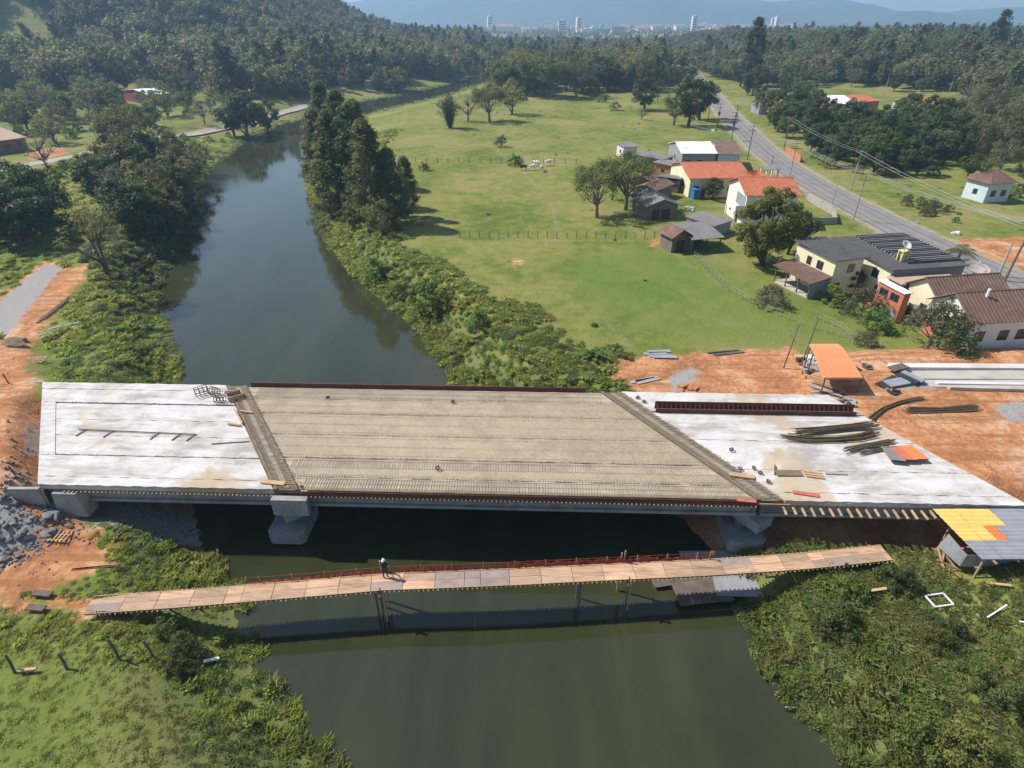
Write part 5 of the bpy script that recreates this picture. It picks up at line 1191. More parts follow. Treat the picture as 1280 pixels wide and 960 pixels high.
w0, w1 = P(1186,667,.35)-c, P(1209,694,.35)-c; w2, w3 = P(1200,708,-1.0)-c, P(1172,683,-1.0)-c
roof_plane(MB(), w3, w2, w1, w0, 14, .04, .03).build('side_sheet', 'iron_grey', st)
roof_plane(MB(), w2+Vector((.04,.02,0)), w2+Vector((7,.1,-.1)), w1+Vector((7,.1,-.1)), w1+Vector((.04,.02,0)), 40, .04, .03).build('front_sheet', 'iron_grey', st)
for a, b_ in (((1172,684),(1181,715)), ((1174,683),(1196,712)), ((1172,700),(1208,717)), ((1181,686),(1176,710)), ((1186,712),(1206,728))):
    MB().bar(P(*a,-1.0)-c, P(*b_,-1.9)-c, .12, .1).build('prop', 'raw_timber', st)
for a, b_ in (((1238,697),(1246,705)), ((1267,698),(1274,702)), ((1264,632),(1272,638))): MB().bar(P(*a,.9)-c, P(*b_,.75)-c, .13, .1).build('rafter_end', 'raw_timber', st)
# loose items on the right bank
def frame_thing(px, py, w, d, rz, mat, label):
    p = on(px, py); p.z += .25; o = thing('wooden_frame', label, 'frame', p, rz)
    for a, b_ in (((-w,-d),(w,-d)), ((w,-d),(w,d)), ((w,d),(-w,d)), ((-w,d),(-w,-d))): MB().bar((*a,.1), (*b_,.1), .09, .09).build('bar', mat, o)
frame_thing(1172,754, .75, .5, .15, 'white_plastic', 'white rectangular timber frame lying in the weeds')
for px, py, px2, py2, mat, lb in ((1087,742,1116,738,'raw_timber','pale plank lying in the weeds above the bank'), (1232,775,1256,760,'white_plastic','thin white pole lying in weeds below the store'), (1272,780,1290,784,'white_plastic','short white pipe at the foot of the store bank'), (1236,733,1262,736,'raw_timber','pale broad board lying in front of the store'), (980,888,992,888,'pole_concrete','bleached log at the water edge on the right bank')):
    a, b_ = on(px, py), on(px2, py2); c_ = (a+b_)/2; o = MB().bar(a-c_+Vector((0,0,.35)), b_-c_+Vector((0,0,.35)), .22 if mat == 'raw_timber' else .09, .07).build('loose_board', mat); o.location = c_; tag(o, lb, 'board')
o = MB().bar(Vector((-2.2,.9,-.2)), Vector((2.2,-1.3,-1.1)), 1.2, .25).build('concrete_slab', 'bed_concrete'); p = P(1262,715,-1.2); o.location = p; tag(o, 'tilted concrete slab beneath the corrugated store', 'slab')
# steel pontoon under the walkway's right part
pn = thing('pontoon', 'dark sheet-decked pontoon moored under the right end of walkway', 'pontoon', P(900,722,WZ+.3), R(4))
for k, (x, y, w, d, rz) in enumerate(((-3.2,1.0,2.6,1.4,.1), (.4,1.6,3.0,1.2,-.05), (-2.0,-1.4,2.2,1.1,.05), (1.6,-.9,2.4,1.3,-.12), (4.2,.5,1.8,1.2,-.1))):
    cs, sn = math.cos(rz), math.sin(rz); pts = [(x+cs*i*w-sn*j*d, y+sn*i*w+cs*j*d) for i, j in ((-1,-1),(1,-1),(1,1),(-1,1))]; MB().prism(pts, -.02+.07*k, .05+.07*k).build('deck_plate', 'iron_grey' if k % 2 else 'old_timber', pn)
for x in (-3.5, 0, 3.5): MB().tube([(x,-2.2,-.3),(x,2.4,-.3)], .32, 12).build('float', 'rust_steel', pn, True)
bundle('bamboo_raft', [(845,742),(870,738),(905,736)], .5, 14, 'raft of yellow poles floating by the dark pontoon', None, .1, WZ)

# left side: rubble, scrap and boards
def boulder_mesh(seed):
    r_ = np.random.default_rng(seed); import bmesh
    bm = bmesh.new(); bmesh.ops.create_icosphere(bm, subdivisions=2, radius=1)
    d = ball(9); o_ = r_.uniform(.45, .85, 9)
    for v in bm.verts:
        for k in range(9):
            t_ = v.co.dot(Vector(d[k]))-o_[k]
            if t_ > 0: v.co -= Vector(d[k])*t_
        v.co *= 1+.05*math.sin(9*v.co.x+7*v.co.y)
    me = bpy.data.meshes.new('boulder'); bm.to_mesh(me); bm.free(); me.materials.append(M['rock_grey']); return me
bms = [boulder_mesh(k) for k in range(6)]
for k in range(130):
    px, py = random.uniform(-40, 95), random.uniform(625, 715)
    if py > 652+ (95-px)*.75 or py < 612+px*.25: continue
    p = on(px, py, -.5); s = random.choice((.14,.2,.26,.34,.5))
    o = link('boulder', random.choice(bms)); o.location = p+Vector((0,0,s*.2)); o.scale = (s*random.uniform(.8,1.4), s, s*.7); o.rotation_euler = (random.uniform(-.4,.4), random.uniform(-.4,.4), random.uniform(0,6))
    tag(o, 'grey boulder in the rubble slope beside the left abutment', 'boulder', 'rubble below the left abutment')
for k in range(26):
    px, py = random.uniform(5, 44), random.uniform(505, 612); p = on(px, py, 1); s = random.uniform(.10, .28)
    o = link('boulder', random.choice(bms)); o.location = p+Vector((0,0,s*.2)); o.scale = (s, s*.8, s*.6); o.rotation_euler = (0, 0, random.uniform(0,6)); tag(o, 'loose grey stone on orange clay of the left approach', 'stone', 'stones on the left approach')
for k in range(24):
    px, py = random.uniform(905, 985), random.uniform(640, 690); p = on(px, py, -3); s = random.uniform(.2, .5)
    if gz(p.x, p.y) < WZ: continue
    o = link('boulder', random.choice(bms)); o.location = p+Vector((0,0,s*.2)); o.scale = (s, s*.8, s*.6); o.rotation_euler = (0, 0, random.uniform(0,6)); tag(o, 'shaded stone on the bank behind the right pier', 'stone', 'stones behind the right pier')
def pallet(px, py, rz, label, n=6, w=.8, mat='raw_timber'):
    p = on(px, py); p.z += .12; o = thing('pallet', label, 'pallet', p, rz)
    for x in (-.6, 0, .6): MB().box(x-.05, x+.05, -w*.8, w*.8, -.1, 0).build('bearer', mat, o)
    for k in range(n): y = -w*.75+k*w*1.5/(n-1); MB().box(-.8, .8, y-.06, y+.06, .003, .03).build('slat', mat, o)
pallet(44,451, R(100), 'yellowish slatted pallet on the dirt left of the river', 7, 1.3)
pallet(75,668, R(88), 'pale slatted pallet on the rubble by the left abutment', 6, 1.1)
plank_stack(58,416, 96,408, 7, 'pole_concrete', 'pile of bleached boards in grass beside the left clay strip', .35)
plank_stack(53,430, 67,430, 2, 'pole_concrete', 'two short bleached boards below the larger pile', .15, spread=.2)
plank_stack(48,402, 85,374, 4, 'rust_steel', 'rusty pipes along the edge of the left clay strip', .18)
plank_stack(85,712, 138,708, 2, 'raw_timber', 'long pale batten on the clay below the left abutment', .14, spread=.15)
plank_stack(105,663, 128,690, 2, 'old_timber', 'short dark battens at the foot of the left abutment', .14, spread=.3) if False else None
for px, py, s in ((14,430,1.3), (22,425,1.0)):
    p = on(px, py); o = link('earth_heap', bms[1 if s > 1 else 3].copy()); o.data.materials.clear(); o.data.materials.append(M['joint_timber']); o.location = p; o.scale = (s*1.4, s, s*.6); tag(o, 'dark brown spoil heap on the left clay strip' if s > 1 else 'smaller brown spoil heap behind the larger one', 'heap')
for (a, lb) in (((22,598),'dark stake at the near left corner of the bridge'), ((12,480),'dark stake at the far left corner of the bridge')):
    p = on(*a); o = MB().tube([(0,0,-.3),(-.5,.3,1.1)], .06, 6).build('stake', 'rust_steel'); o.location = p; tag(o, lb, 'stake')

# ------------------------------------------------------------------ poles, wires, fences
tops = {}
def pole(px, py, h, label, lean=(0,0), mat='pole_concrete', arms=True, box=False, key=None, group=None, r=.16):
    p = on(px, py); o = thing('utility_pole', label, 'utility pole', p, R(75), group)
    MB().tube([(0,0,-.6),(lean[0]*.5,lean[1]*.5,h*.5),(lean[0],lean[1],h)], [r,r*.8,r*.6], 8).build('shaft', mat, o)
    if arms:
        for z in (h-.3, h-1.5): MB().bar((lean[0]-.0,-1.1,z), (lean[0]+.0,1.1,z), .09, .12).build('crossarm', 'pole_timber', o)
        for y in (-1.0, -.4, .4, 1.0): MB().tube([(lean[0],y,h-.24),(lean[0],y,h-.05)], .05, 6).build('insulator', 'white_plastic', o)
    if box: MB().box(.15,.75,-.4,.4,h*.55,h*.55+1.1).build('transformer', 'black_plastic', o)
    tops[key or (px, py)] = p+Vector((0,0,h-.1)); return o
pole(1066,276, 9.6, 'pale concrete power pole by the road behind the cream house', key='a')
pole(985,228, 9.6, 'power pole standing in front of the two-storey white house', key='b')
pole(1255,352, 9.5, 'dark leaning power pole by the road past the workshop', (.4,-.6), 'pole_timber', key='z', r=.2)
pole(1247,347, 5.5, 'short white leaning post beside a dark power pole', (.8,-.3), 'pole_concrete', arms=False, r=.2)
pole(934,200, 9.5, 'dark power pole at the corner of the brown-roofed annex', mat='pole_timber', key='c')
pole(914,176, 9, 'power pole with a transformer in front of the dark roadside trees', box=True, mat='pole_timber', key='d')
pole(896,162, 9, 'power pole with a box beside the low pale wall', box=True, mat='pole_timber', key='e')
pole(917,165, 9, 'power pole with transformer on the far verge', box=True, mat='pole_timber', key='e2')
pole(885,150, 9, 'power pole under the dark roadside trees', mat='pole_timber', key='f')
pole(880,118, 9, 'power pole where the road bends into the trees', key='g', mat='pole_timber')
pole(980,184, 9, 'thin pole beside the orange brick wall', mat='pole_timber', key='h', arms=False)
pole(962,218, 5, 'short dark post by the roadside shelter', mat='pole_timber', key='i', arms=False, r=.12)
pole(1040,255, 5, 'short pale post behind the yard wall', key='j', arms=False, r=.12)
pole(1105,118, 10, 'distant pale pole beside the brown-roofed house', key='k'); pole(1184,122, 10, 'distant pale pole behind the orange-roofed cottage', key='l')
pole(1063,238, 9, 'power pole on the far verge with a lamp arm', key='m')
def wire(a, b_, label, sag=.8, offs=(-1.0,-.4,.4,1.0), r=.022):
    o = thing('power_line', label, 'power line', a); d = b_-a; n = Vector((-d.y, d.x, 0)).normalized()
    for f in offs: MB().tube([d*t+n*f+Vector((0,0,-sag*4*t*(1-t))) for t in [i/12 for i in range(13)]], r, 4).build('wire', 'wire_metal', o)
far_r = P(1500, 285, 9); 
wire(tops['z'], tops['a'], 'power lines between the dark leaning pole and the concrete pole'); wire(tops['a'], tops['b'], 'power lines from the concrete pole toward the white house'); wire(tops['b'], tops['c'], 'power lines passing the orange tiled houses'); wire(tops['c'], tops['d'], 'power lines past the brown-roofed annex')
wire(tops['d'], tops['e'], 'power lines beside the dark roadside trees'); wire(tops['m'], P(1420,330,9.2), 'pale thick wires crossing the green meadow beyond the road', 1.2, (-1.1,0.3), .034); wire(tops['h'], tops['m'], 'pale wires along the far verge of the road', .8, (-1.1,.3), .028)
def fence(pts, n, h, label, mat='old_timber', wires=2, r=.055):
    ps = [on(*q) for q in pts]; L_ = [0]
    for a, b_ in zip(ps[:-1], ps[1:]): L_.append(L_[-1]+(b_-a).length)
    o = thing('fence', label, 'fence', ps[0]); c_ = ps[0]; prev = None
    for k in range(n):
        t = L_[-1]*k/(n-1); x = float(np.interp(t, L_, [p.x for p in ps])); y = float(np.interp(t, L_, [p.y for p in ps])); z = gz(x, y); a = Vector((x, y, z))-c_; hh = h*random.uniform(.85,1.15); l = Vector((random.uniform(-.1,.1), random.uniform(-.1,.1), hh))
        MB().tube([a-Vector((0,0,.3)), a+l], [r, r*.85], 6).build('post', mat, o)
        if prev is not None:
            for w in range(wires): f = .9-.4*w; MB().tube([prev+Vector((0,0,h*f)), a+Vector((0,0,h*f))], .012, 3).build('wire', 'wire_metal', o)
        prev = a
fence([(520,204),(600,203),(720,205)], 16, 1.4, 'pasture fence behind the white cattle', r=.09)
fence([(575,297),(700,298),(830,298)], 22, 1.3, 'pasture fence leading to the brown open-fronted shed', r=.07)
fence([(868,322),(905,360),(950,388),(1010,410),(1075,428),(1100,436)], 24, 1.2, 'pale post fence curving below the cream house garden', 'pole_concrete', r=.06)
fence([(700,110),(780,112),(850,112)], 12, 1.4, 'far pasture fence below the wooded edge', r=.1)
fence([(1020,398),(1055,415),(1065,430)], 7, 1.1, 'short pale fence round the garden shrubs', 'pole_concrete', r=.06)
for k, (px, py, h_, lx) in enumerate(((18,842,1.5,-.3),(84,838,1.3,-.5),(150,826,1.8,-.6),(193,824,1.5,-.7),(256,828,1.2,.3),(150,1,0,0))):
    if not h_: continue
    p = on(px, py, -1); o = MB().tube([(0,0,-.3),(lx*.35,.25,h_*.5),(lx*.7,.35,h_)], [.10,.09,.07], 7).build('fence_post', 'old_timber'); o.location = p
    tag(o, ['leaning old fence post at the corner beside a fallen board','leaning old fence post between two others on the mown edge','tallest leaning fence post above the dry grass strip','leaning fence post next to the leafy ditch shrub','short post by the white board near river bank'][k], 'post')
for a, b_, mat, lb in (((25,842),(48,839),'raw_timber','fallen pale board beside a leaning fence post'), ((257,832),(276,828),'white_plastic','short white board propped on a post near the bank'), ((44,744),(66,746),'old_timber','dark tilted slab beside the footpath'), ((36,762),(58,764),'old_timber','second dark slab below the footpath')):
    a, b_ = on(*a, -1), on(*b_, -1); c_ = (a+b_)/2; z = .5 if mat == 'white_plastic' else .3
    o = MB().bar(a-c_+Vector((0,0,z)), b_-c_+Vector((0,0,z)), .2 if mat != 'old_timber' else .5, .12).build('loose_board', mat); o.location = c_; tag(o, lb, 'board')

# ------------------------------------------------------------------ cattle
cowv = [(0,0,1.15),(.55,0,1.2),(-.6,0,1.15),(.85,0,1.3),(1.15,0,1.32),(1.45,0,1.1),(-.85,0,1.2),(-.95,0,.7), (.55,.2,.8),(.57,.2,.45),(.55,.2,.04), (.55,-.2,.8),(.5,-.2,.45),(.46,-.2,.04), (-.62,.2,.85),(-.72,.2,.5),(-.66,.2,.04), (-.62,-.2,.85),(-.76,-.2,.5),(-.72,-.2,.04)]
cowe = [(0,1),(0,2),(1,3),(3,4),(4,5),(2,6),(6,7),(1,8),(8,9),(9,10),(1,11),(11,12),(12,13),(2,14),(14,15),(15,16),(2,17),(17,18),(18,19)]
cowr = [.38,.34,.34,.2,.15,.09,.12,.03,.15,.08,.055,.15,.08,.055,.17,.085,.055,.17,.085,.055]
first = {}
for px, py, rz, mat, lb in ((665,213,.3,'cow_white','white cow grazing near two others by the fence'), (671,208,2.6,'cow_white','white cow close to the pasture fence, turned away'), (677,214,4.4,'cow_white','white cow facing the river among the small herd'), (685,207,.2,'cow_white','pale cow apart on the right of herd'), (654,213,3.3,'cow_dark','dark cow lying near the small dark tree')):
    o = thing('cow', lb, 'cow', on(px, py), rz, 'cattle in the pasture'); o.scale = (1.05,)*3
    if mat in first: b_ = first[mat].copy(); col.objects.link(b_); b_.parent = o
    else: first[mat] = skinned('body', cowv, cowe, cowr, mat, o)
    for s in (-1, 1): MB().tube([(1.12,s*.1,1.42),(1.1,s*.28,1.46)], [.06,.03], 5).build('ear', mat, o); MB().tube([(1.16,s*.07,1.44),(1.18,s*.16,1.62)], [.03,.01], 5).build('horn', 'pole_concrete', o)
# wrapped bundle by the road
p = on(1195,293); o = thing('wrapped_bundle', 'white wrapped bundle on the verge beside the clay side road', 'bundle', p)
for x, y, s in ((-.5,0,.6),(.35,.1,.7),(.1,-.3,.5)):
    l = link('sack', bms[2].copy(), o); l.data.materials.clear(); l.data.materials.append(M['white_plastic']); l.location = (x, y, s*.45); l.scale = (s, s*.8, s*.7)
for k in range(7):
    p = on(random.uniform(1132,1150), random.uniform(270,281)); s = random.uniform(.25,.5); o = link('boulder', random.choice(bms)); o.location = p; o.scale = (s,s,s*.7); tag(o, 'tan stone in the rubble on the road verge', 'stone', 'stones on the road verge')

# ------------------------------------------------------------------ trees one can tell apart
T_ = tree
g = 'tall trees in the riverside clump'
for px, py, s, lb in ((412,200,.98,'tallest pointed tree in the riverside clump, at its upstream end'), (432,212,.98,'tall pointed tree next to the tallest in the riverside clump'), (405,238,.93,'tall tree of the riverside clump leaning out over the water'), (425,262,.93,'tall tree on the water side at the downstream end of the clump'), (447,255,.98,'tall tree in the middle of the riverside clump'),
        (468,280,.88,'pointed tree at the downstream end of the riverside clump'), (492,282,.72,'shorter pointed tree of the clump beside the pasture'), (510,272,.52,'shortest tree of the riverside clump, standing into the pasture'), (452,232,.93,'tall tree on the pasture side of the riverside clump')):
    T_(px, py, 'tall', s*1.14, lb, g, zs=.88)
for px, py, k, s, lb in ((415,275,'olive',.6,'low olive tree at the foot of the riverside clump, beside the water'), (440,285,'round',.55,'rounded small tree under the riverside clump'), (395,228,'dense',.7,'dark small tree leaning over water at the riverside clump'), (478,292,'olive',.6,'pale small tree at the near edge of riverside clump'),
    (563,160,'bamboo',1.25,'dark fountain-shaped bamboo clump alone in the pasture'), (585,152,'bare',1.2,'sparse grey tree beside the bamboo clump'), (612,152,'feathery',1.25,'feathery tree with dark skirt behind the bamboo clump'), (640,143,'olive',1.3,'olive tree right of feathery tree in the pasture'),
    (665,120,'feathery',1.9,'broad feathery tree at the far pasture edge, beside the river'), (690,122,'feathery',1.8,'feathery tree in the far pasture row with bare stem'), (720,122,'olive',1.9,'greyish tree in the middle of the far pasture row'), (738,120,'round',1.1,'small dark round tree under the far pasture row'),
    (627,184,'greybush',.8,'low grey bush in the open pasture'), (644,207,'bush',1.0,'small dark bush beside the white cattle'), (530,213,'bush',.7,'tiny bush at the end of pasture fence'), (752,128,'bush',1.1,'dark low bush on the far pasture'), (768,138,'bush',1.3,'rounded dark bush near the far pasture fence'),
    (805,138,'dense',1.35,'dark rounded tree in the far pasture'), (860,158,'dense',1.6,'tall dark tree crowding the road bend'), (842,157,'olive',1.05,'olive tree in front of the dark roadside trees'), (874,150,'dense',1.4,'dark tree overhanging the low pale wall'), (822,128,'palm',1.0,'single palm behind the dark pasture tree'), (802,150,'bare',.6,'small leafless tree near the dark pasture tree'),
    (746,272,'feathery',.92,'feathery grey-green tree casting shade by the barn'), (782,262,'feathery',.98,'broad feathery tree over the brown sheds'), (765,250,'bare',.9,'thin grey tree between two feathery ones'),
    (952,332,'mango',.98,'big yellow-green tree in the garden below the white house'), (985,318,'dense',.75,'dark tree behind the big yellow-green one'), (930,318,'palm',.7,'palm at the edge of the big yellow-green tree'), (890,250,'round',.5,'small tree beside the blue shelter'), (885,232,'bush',1.0,'green shrub under the long tiled house'), (845,228,'bush',.9,'green shrub between the brown sheds'), (912,215,'bush',1.0,'shrub before the orange tiles'),
    (962,382,'greybush',.75,'loose grey shrub inside the pale post fence'), (1040,378,'bush',.85,'bright green shrub by the porch'), (1075,395,'greybush',.9,'grey shrub with bare twigs in the garden'), (1095,412,'bush',.9,'dark shrub at the garden corner'), (1062,365,'round',.36,'small round garden tree by the cream house'), (1080,432,'greybush',.5,'flat grey bush in grass by the fence'), (1115,370,'lowpalm',.5,'small palm beside the brick annex'), (1195,328,'lowpalm',1.35,'low spreading palm at the end of the workshop'),
    (1158,436,'greybush',1.35,'large grey-olive bush in front of the tiled house'), (1172,430,'olive',.55,'olive tree behind the large grey bush'), (1190,438,'bush',1.1,'dark shrub under the gable of the tiled house'),
    (540,376,'bush',1.55,'big bright round bush above the river bank'), (525,366,'banana',1.0,'banana plant beside the big bright bush'), (470,344,'bush',1.25,'dark green bush on the river bank by the tree clump'), (497,360,'bush',.9,'small bush between banana plant and river'), (740,448,'banana',.8,'banana plant at the corner of the clay yard'), (600,410,'bush',.8,'low bush on the bank above the water'),
    (137,348,'slender',1.0,'slender two-stemmed tree with open crown on left bank'), (60,212,'bare',1.0,'bare grey tree by the left track'), (168,196,'feathery',1.35,'tall light olive tree rising between left track and river'), (150,190,'olive',1.2,'olive tree beside the tall light one on the left bank'), (285,150,'bare',1.15,'bare grey spreading tree near the left track'), (255,150,'bare',1.05,'bare grey tree before the dark red house'), (310,172,'dense',1.5,'dark dense tree overhanging the water'), (335,166,'dense',1.2,'dark tree at the tip of the left bank'), (293,170,'dense',1.25,'dark tree beside the overhanging one'),
    (1040,782,'dbush',.75,'dark broad-leaved shrub in the weeds above the water'), (1116,730,'dbush',.7,'dark shrub below the right landing of the walkway'), (1062,742,'bush',.55,'mid green shrub beside the dark one above the water'), (1168,806,'ybush',.6,'yellow-green shrub in the middle of the right bank'), (1186,792,'dbush',.5,'dark shrub behind the yellow-green one'), (1140,925,'ybush',.8,'bright yellow-green shrub low on the right bank'), (1205,940,'ybush',.85,'bright yellow-green shrub farther up the right bank'), (1250,880,'dbush',.6,'dark shrub on the grassy right bank'), (1215,850,'bush',.45,'small leafy shrub on the grassy right bank'),
    (228,818,'dbush',.55,'dark leafy shrub in the ditch by the meadow posts'), (222,842,'dbush',.4,'smaller dark shrub at the lower end of the ditch'), (208,790,'bush',.4,'low green shrub under the walkway shadow'),
    (1226,224,'olive',.6,'olive tree at the left corner of the hip-roofed house'), (1208,222,'round',.6,'rounded tree between the grove and the hip-roofed house'), (1282,232,'round',.7,'rounded tree right behind the hip-roofed house'), (1250,212,'olive',.8,'olive tree behind the hip-roofed house'), (1228,240,'bush',.7,'green shrub at the wall of the hip-roofed house'),
    (925,108,'dense',1.6,'large dark tree overhanging the road bend'), (940,120,'dense',1.3,'dark tree right of the large overhanging one'), (934,112,'conifer',1.5,'tall pointed dark tree rising above the valley wood'), (1228,100,'conifer',1.35,'tall spreading tree on the skyline of the right wood'), (618,45,'conifer',1.0,'lone dark tree before the distant town'), (580,45,'conifer',.8,'tall tree on skyline by the far river')):
    T_(px, py, k, s, lb)
def grove(poly, n, kinds, label, grp, smin=.8, smax=1.2, mind=3.0):
    po = np.array(poly, float); lo, hi = po.min(0), po.max(0); done = 0; tries = 0; got = []
    while done < n and tries < n*60:
        tries += 1; x, y = random.uniform(lo[0], hi[0]), lo[1]+(hi[1]-lo[1])*random.random()
        if sdf(po, np.array([x]), np.array([y]))[0] > 0: continue
        p = on(x, y); q_ = (p.x, p.y)
        if any((a-p.x)**2+(b_-p.y)**2 < mind**2 for a, b_ in got): continue
        if sdf(river_poly, np.array([p.x]), np.array([p.y]))[0] < .6 or polydist(road_c, np.array([p.x]), np.array([p.y]))[0] < 8 or polydist(lroad_c, np.array([p.x]), np.array([p.y]))[0] < 4.5: continue
        got.append(q_); k = random.choice(kinds); T_(0, 0, k, random.uniform(smin, smax), label[k], grp, at=p); done += 1
LB = {'dense':'dark dense tree in the thick row along left bank','round':'mid green tree in the thick row along left bank','olive':'olive tree in the thick row along left bank','bush':'green shrub under the left bank trees','bare':'grey bare tree in the left bank row'}
grove([(215,300),(160,290),(130,250),(120,222),(150,215),(190,206),(245,204),(256,214),(222,262)], 32, ['dense','round','olive','olive','bare'], LB, 'trees along the left bank', .7, 1.15, 2.3)
LB2 = {'dense':'big dark tree left of the clay strip','round':'mid green tree left of the clay strip','bush':'shrub left of the clay strip'}
grove([(-60,330),(-60,250),(40,255),(70,290),(50,318)], 14, ['dense','dense','round'], LB2, 'trees left of the clay strip', .85, 1.2, 2.5)
LB3 = {'dbush':'dark shrub between left track and river','round':'mid green tree between left track and river','olive':'olive tree between left track and river','bush':'green shrub between left track and river','dense':'dark tree between left track and river'}
grove([(0,245),(0,222),(110,205),(220,175),(280,160),(290,175),(240,205),(150,215),(100,250)], 34, ['bush','bush','dbush'], LB3, 'growth between left track and river', .4, .75, 2.2)
LB4 = {'round':'mid green tree beyond the left track','olive':'olive tree beyond the left track','dense':'dark tree beyond the left track','bare':'grey bare tree beyond the left track','bush':'shrub beyond the left track'}
grove([(-40,160),(-40,130),(100,118),(250,108),(330,110),(320,130),(200,160),(60,185)], 95, ['round','olive','dense','bare','bush','bush'], LB4, 'trees beyond the left track', .75, 1.3, 3.5)
LB5 = {'dense':'dark broad tree in the grove across the road','round':'mid green tree in the grove across the road','palm':'palm in the grove across the road','olive':'olive tree in the grove across the road','bush':'shrub at the edge of grove across the road'}
grove([(945,150),(960,132),(1012,140),(1030,160),(1110,160),(1130,146),(1150,158),(1195,160),(1195,205),(1120,212),(1060,205),(1010,190),(975,172)], 100, ['dense','dense','dense','round','round','palm'], LB5, 'grove across the road', .75, 1.15, 3.0)
grove([(940,140),(1000,140),(1040,160),(1010,182),(960,160)], 10, ['palm'], {'palm':'palm standing close to the road, before the dark grove'}, 'palms across the road', .8, 1.1, 3)
grove([(1000,192),(1060,210),(1130,218),(1170,215),(1165,222),(1090,222),(1030,210)], 12, ['bush','dense'], {'bush':'shrub on the mown edge of the dark grove','dense':'small dark tree on the mown edge of the grove'}, 'grove edge across the road', .6, .8, 3)
LB6 = {'bare':'grey brushy tree on the slope right of the grove','olive':'olive brushy tree on the slope right of the grove','greybush':'grey scrub bush on the slope right of the grove'}
grove([(1190,150),(1230,120),(1330,110),(1330,205),(1265,205),(1215,200)], 70, ['olive','olive','bare','greybush','greybush'], LB6, 'brush on the right slope', .8, 1.25, 3.0)
LB7 = {'greybush':'low grey scrub on the verge beyond the road','bush':'low green scrub on the verge beyond the road'}
grove([(1120,252),(1150,250),(1210,270),(1205,280),(1150,272)], 14, ['greybush','greybush','bush'], LB7, 'scrub on the far verge', .3, .5, 1.2)
grove([(1180,240),(1240,240),(1290,235),(1290,245),(1230,250)], 6, ['bush'], {'bush':'green shrub in front of the white hip-roofed house'}, 'shrubs by the hip-roofed house', .5, .8, 2.5)
LB8 = {'round':'mid green tree between the road and brick houses','dense':'dark tree between the road and brick houses','olive':'olive tree between the road and brick houses'}
grove([(930,120),(960,100),(1020,104),(1120,104),(1200,110),(1200,117),(1110,116),(1020,114),(1000,128)], 22, ['round','dense','olive'], LB8, 'trees by the brick houses', .6, .95, 5)
LB9 = {'round':'mid green tree on the far pasture edge','dense':'dark tree on the far pasture edge','olive':'olive tree on the far pasture edge','feathery':'feathery tree on the far pasture edge'}
grove([(612,120),(640,104),(760,102),(850,104),(852,116),(760,116),(690,120)], 62, ['round','dense','olive','feathery'], LB9, 'trees on the far pasture edge', 1.1, 1.8, 5)

# ------------------------------------------------------------------ uncountable growth
def zs_(x, y): return height(x, y)
def samp(x0, x1, y0, y1, n): return rng.uniform(x0, x1, n), rng.uniform(y0, y1, n)
def masks(x, y):
    d = sdf(river_poly, x, y); dk_ = sdf(deck_poly, x, y); di = sdf(dirt_r, x, y)
    for p_ in dirt_l[:2]: di = np.minimum(di, sdf(p_, x, y))
    return d, dk_, di
store = V2([Vector((q_.x, q_.y, 0)) for q_ in (P(1172,640,1), P(1340,632,1), P(1340,705,-1), P(1222,702,-1))])
rb = V2(right_bank); lb_ = V2(left_bank)
def right_side(x, y): o_ = np.argsort(rb[:12,1]); return x > np.interp(y, rb[:12][o_,1], rb[:12][o_,0])-1.5
path_c = V2(PP([(-80,735),(60,750),(116,757)], -1.3)); wk = np.array([(p.x, p.y) for p in wpts])
def patchy(x, y, f=.3):
    a = wob(x, y, f)+rng.normal(0, .22, len(x)); b_ = wob(y+40, x-17, f*1.4)+rng.normal(0, .2, len(x)); r_ = rng.random(len(x))
    return np.where(a > .22, np.where(r_ < .5, 3, np.where(r_ < .8, 4, 5)), np.where(a < -.25, np.where(r_ < .6, 1, 2), np.where(b_ > .35, 6, np.where(r_ < .55, 0, 4))))
def put(name, x, y, keep, sc, protos, label, cat, zs=None, sink=.05):
    x, y = x[keep], y[keep]; sc = sc[keep]; z = np.maximum(zs_(x, y), WZ-.05)-sink
    scatter(name, np.stack([x, y, z], 1), sc, protos, label, cat, None if zs is None else zs[keep], pick=patchy(x, y) if protos is weeds else None)
# near right bank
x, y = samp(14, 56, 8, 36, 4600); d, dk_, di = masks(x, y); n_ = wob(x, y, .35)
keep = (d > -.45) & (dk_ > .3) & (polydist(wk, x, y) > 1.0) & (sdf(store, x, y) > 2.2+1.0*n_) & ((d < 12) | (rng.random(len(x)) < .65))
put('bank_weeds', x, y, keep, rng.uniform(.5, 1.15, len(x))*(1+.25*n_)*np.where(d > 8, .75, 1), weeds, 'tall lush weeds covering the right bank before the bridge', 'weeds')
x, y = samp(14, 56, 8, 33, 330); d, dk_, di = masks(x, y)
keep = (d > .4) & (dk_ > 1.2) & (sdf(store, x, y) > 4.5) & (wob(x, y, .3) > .12)
put('bank_bushes', x, y, keep, rng.uniform(.35, .85, len(x)), bushes, 'leafy bushes in the weeds of the right bank', 'bushes')
x, y = samp(14, 56, 8, 37, 6500); d, dk_, di = masks(x, y)
put('bank_grass', x, y, (d > .2) & (dk_ > .3) & (sdf(store, x, y) > .3) & (polydist(wk, x, y) > .9), rng.uniform(.6, 1.2, len(x)), tufts, 'rough grass between the weeds of the right bank', 'grass')
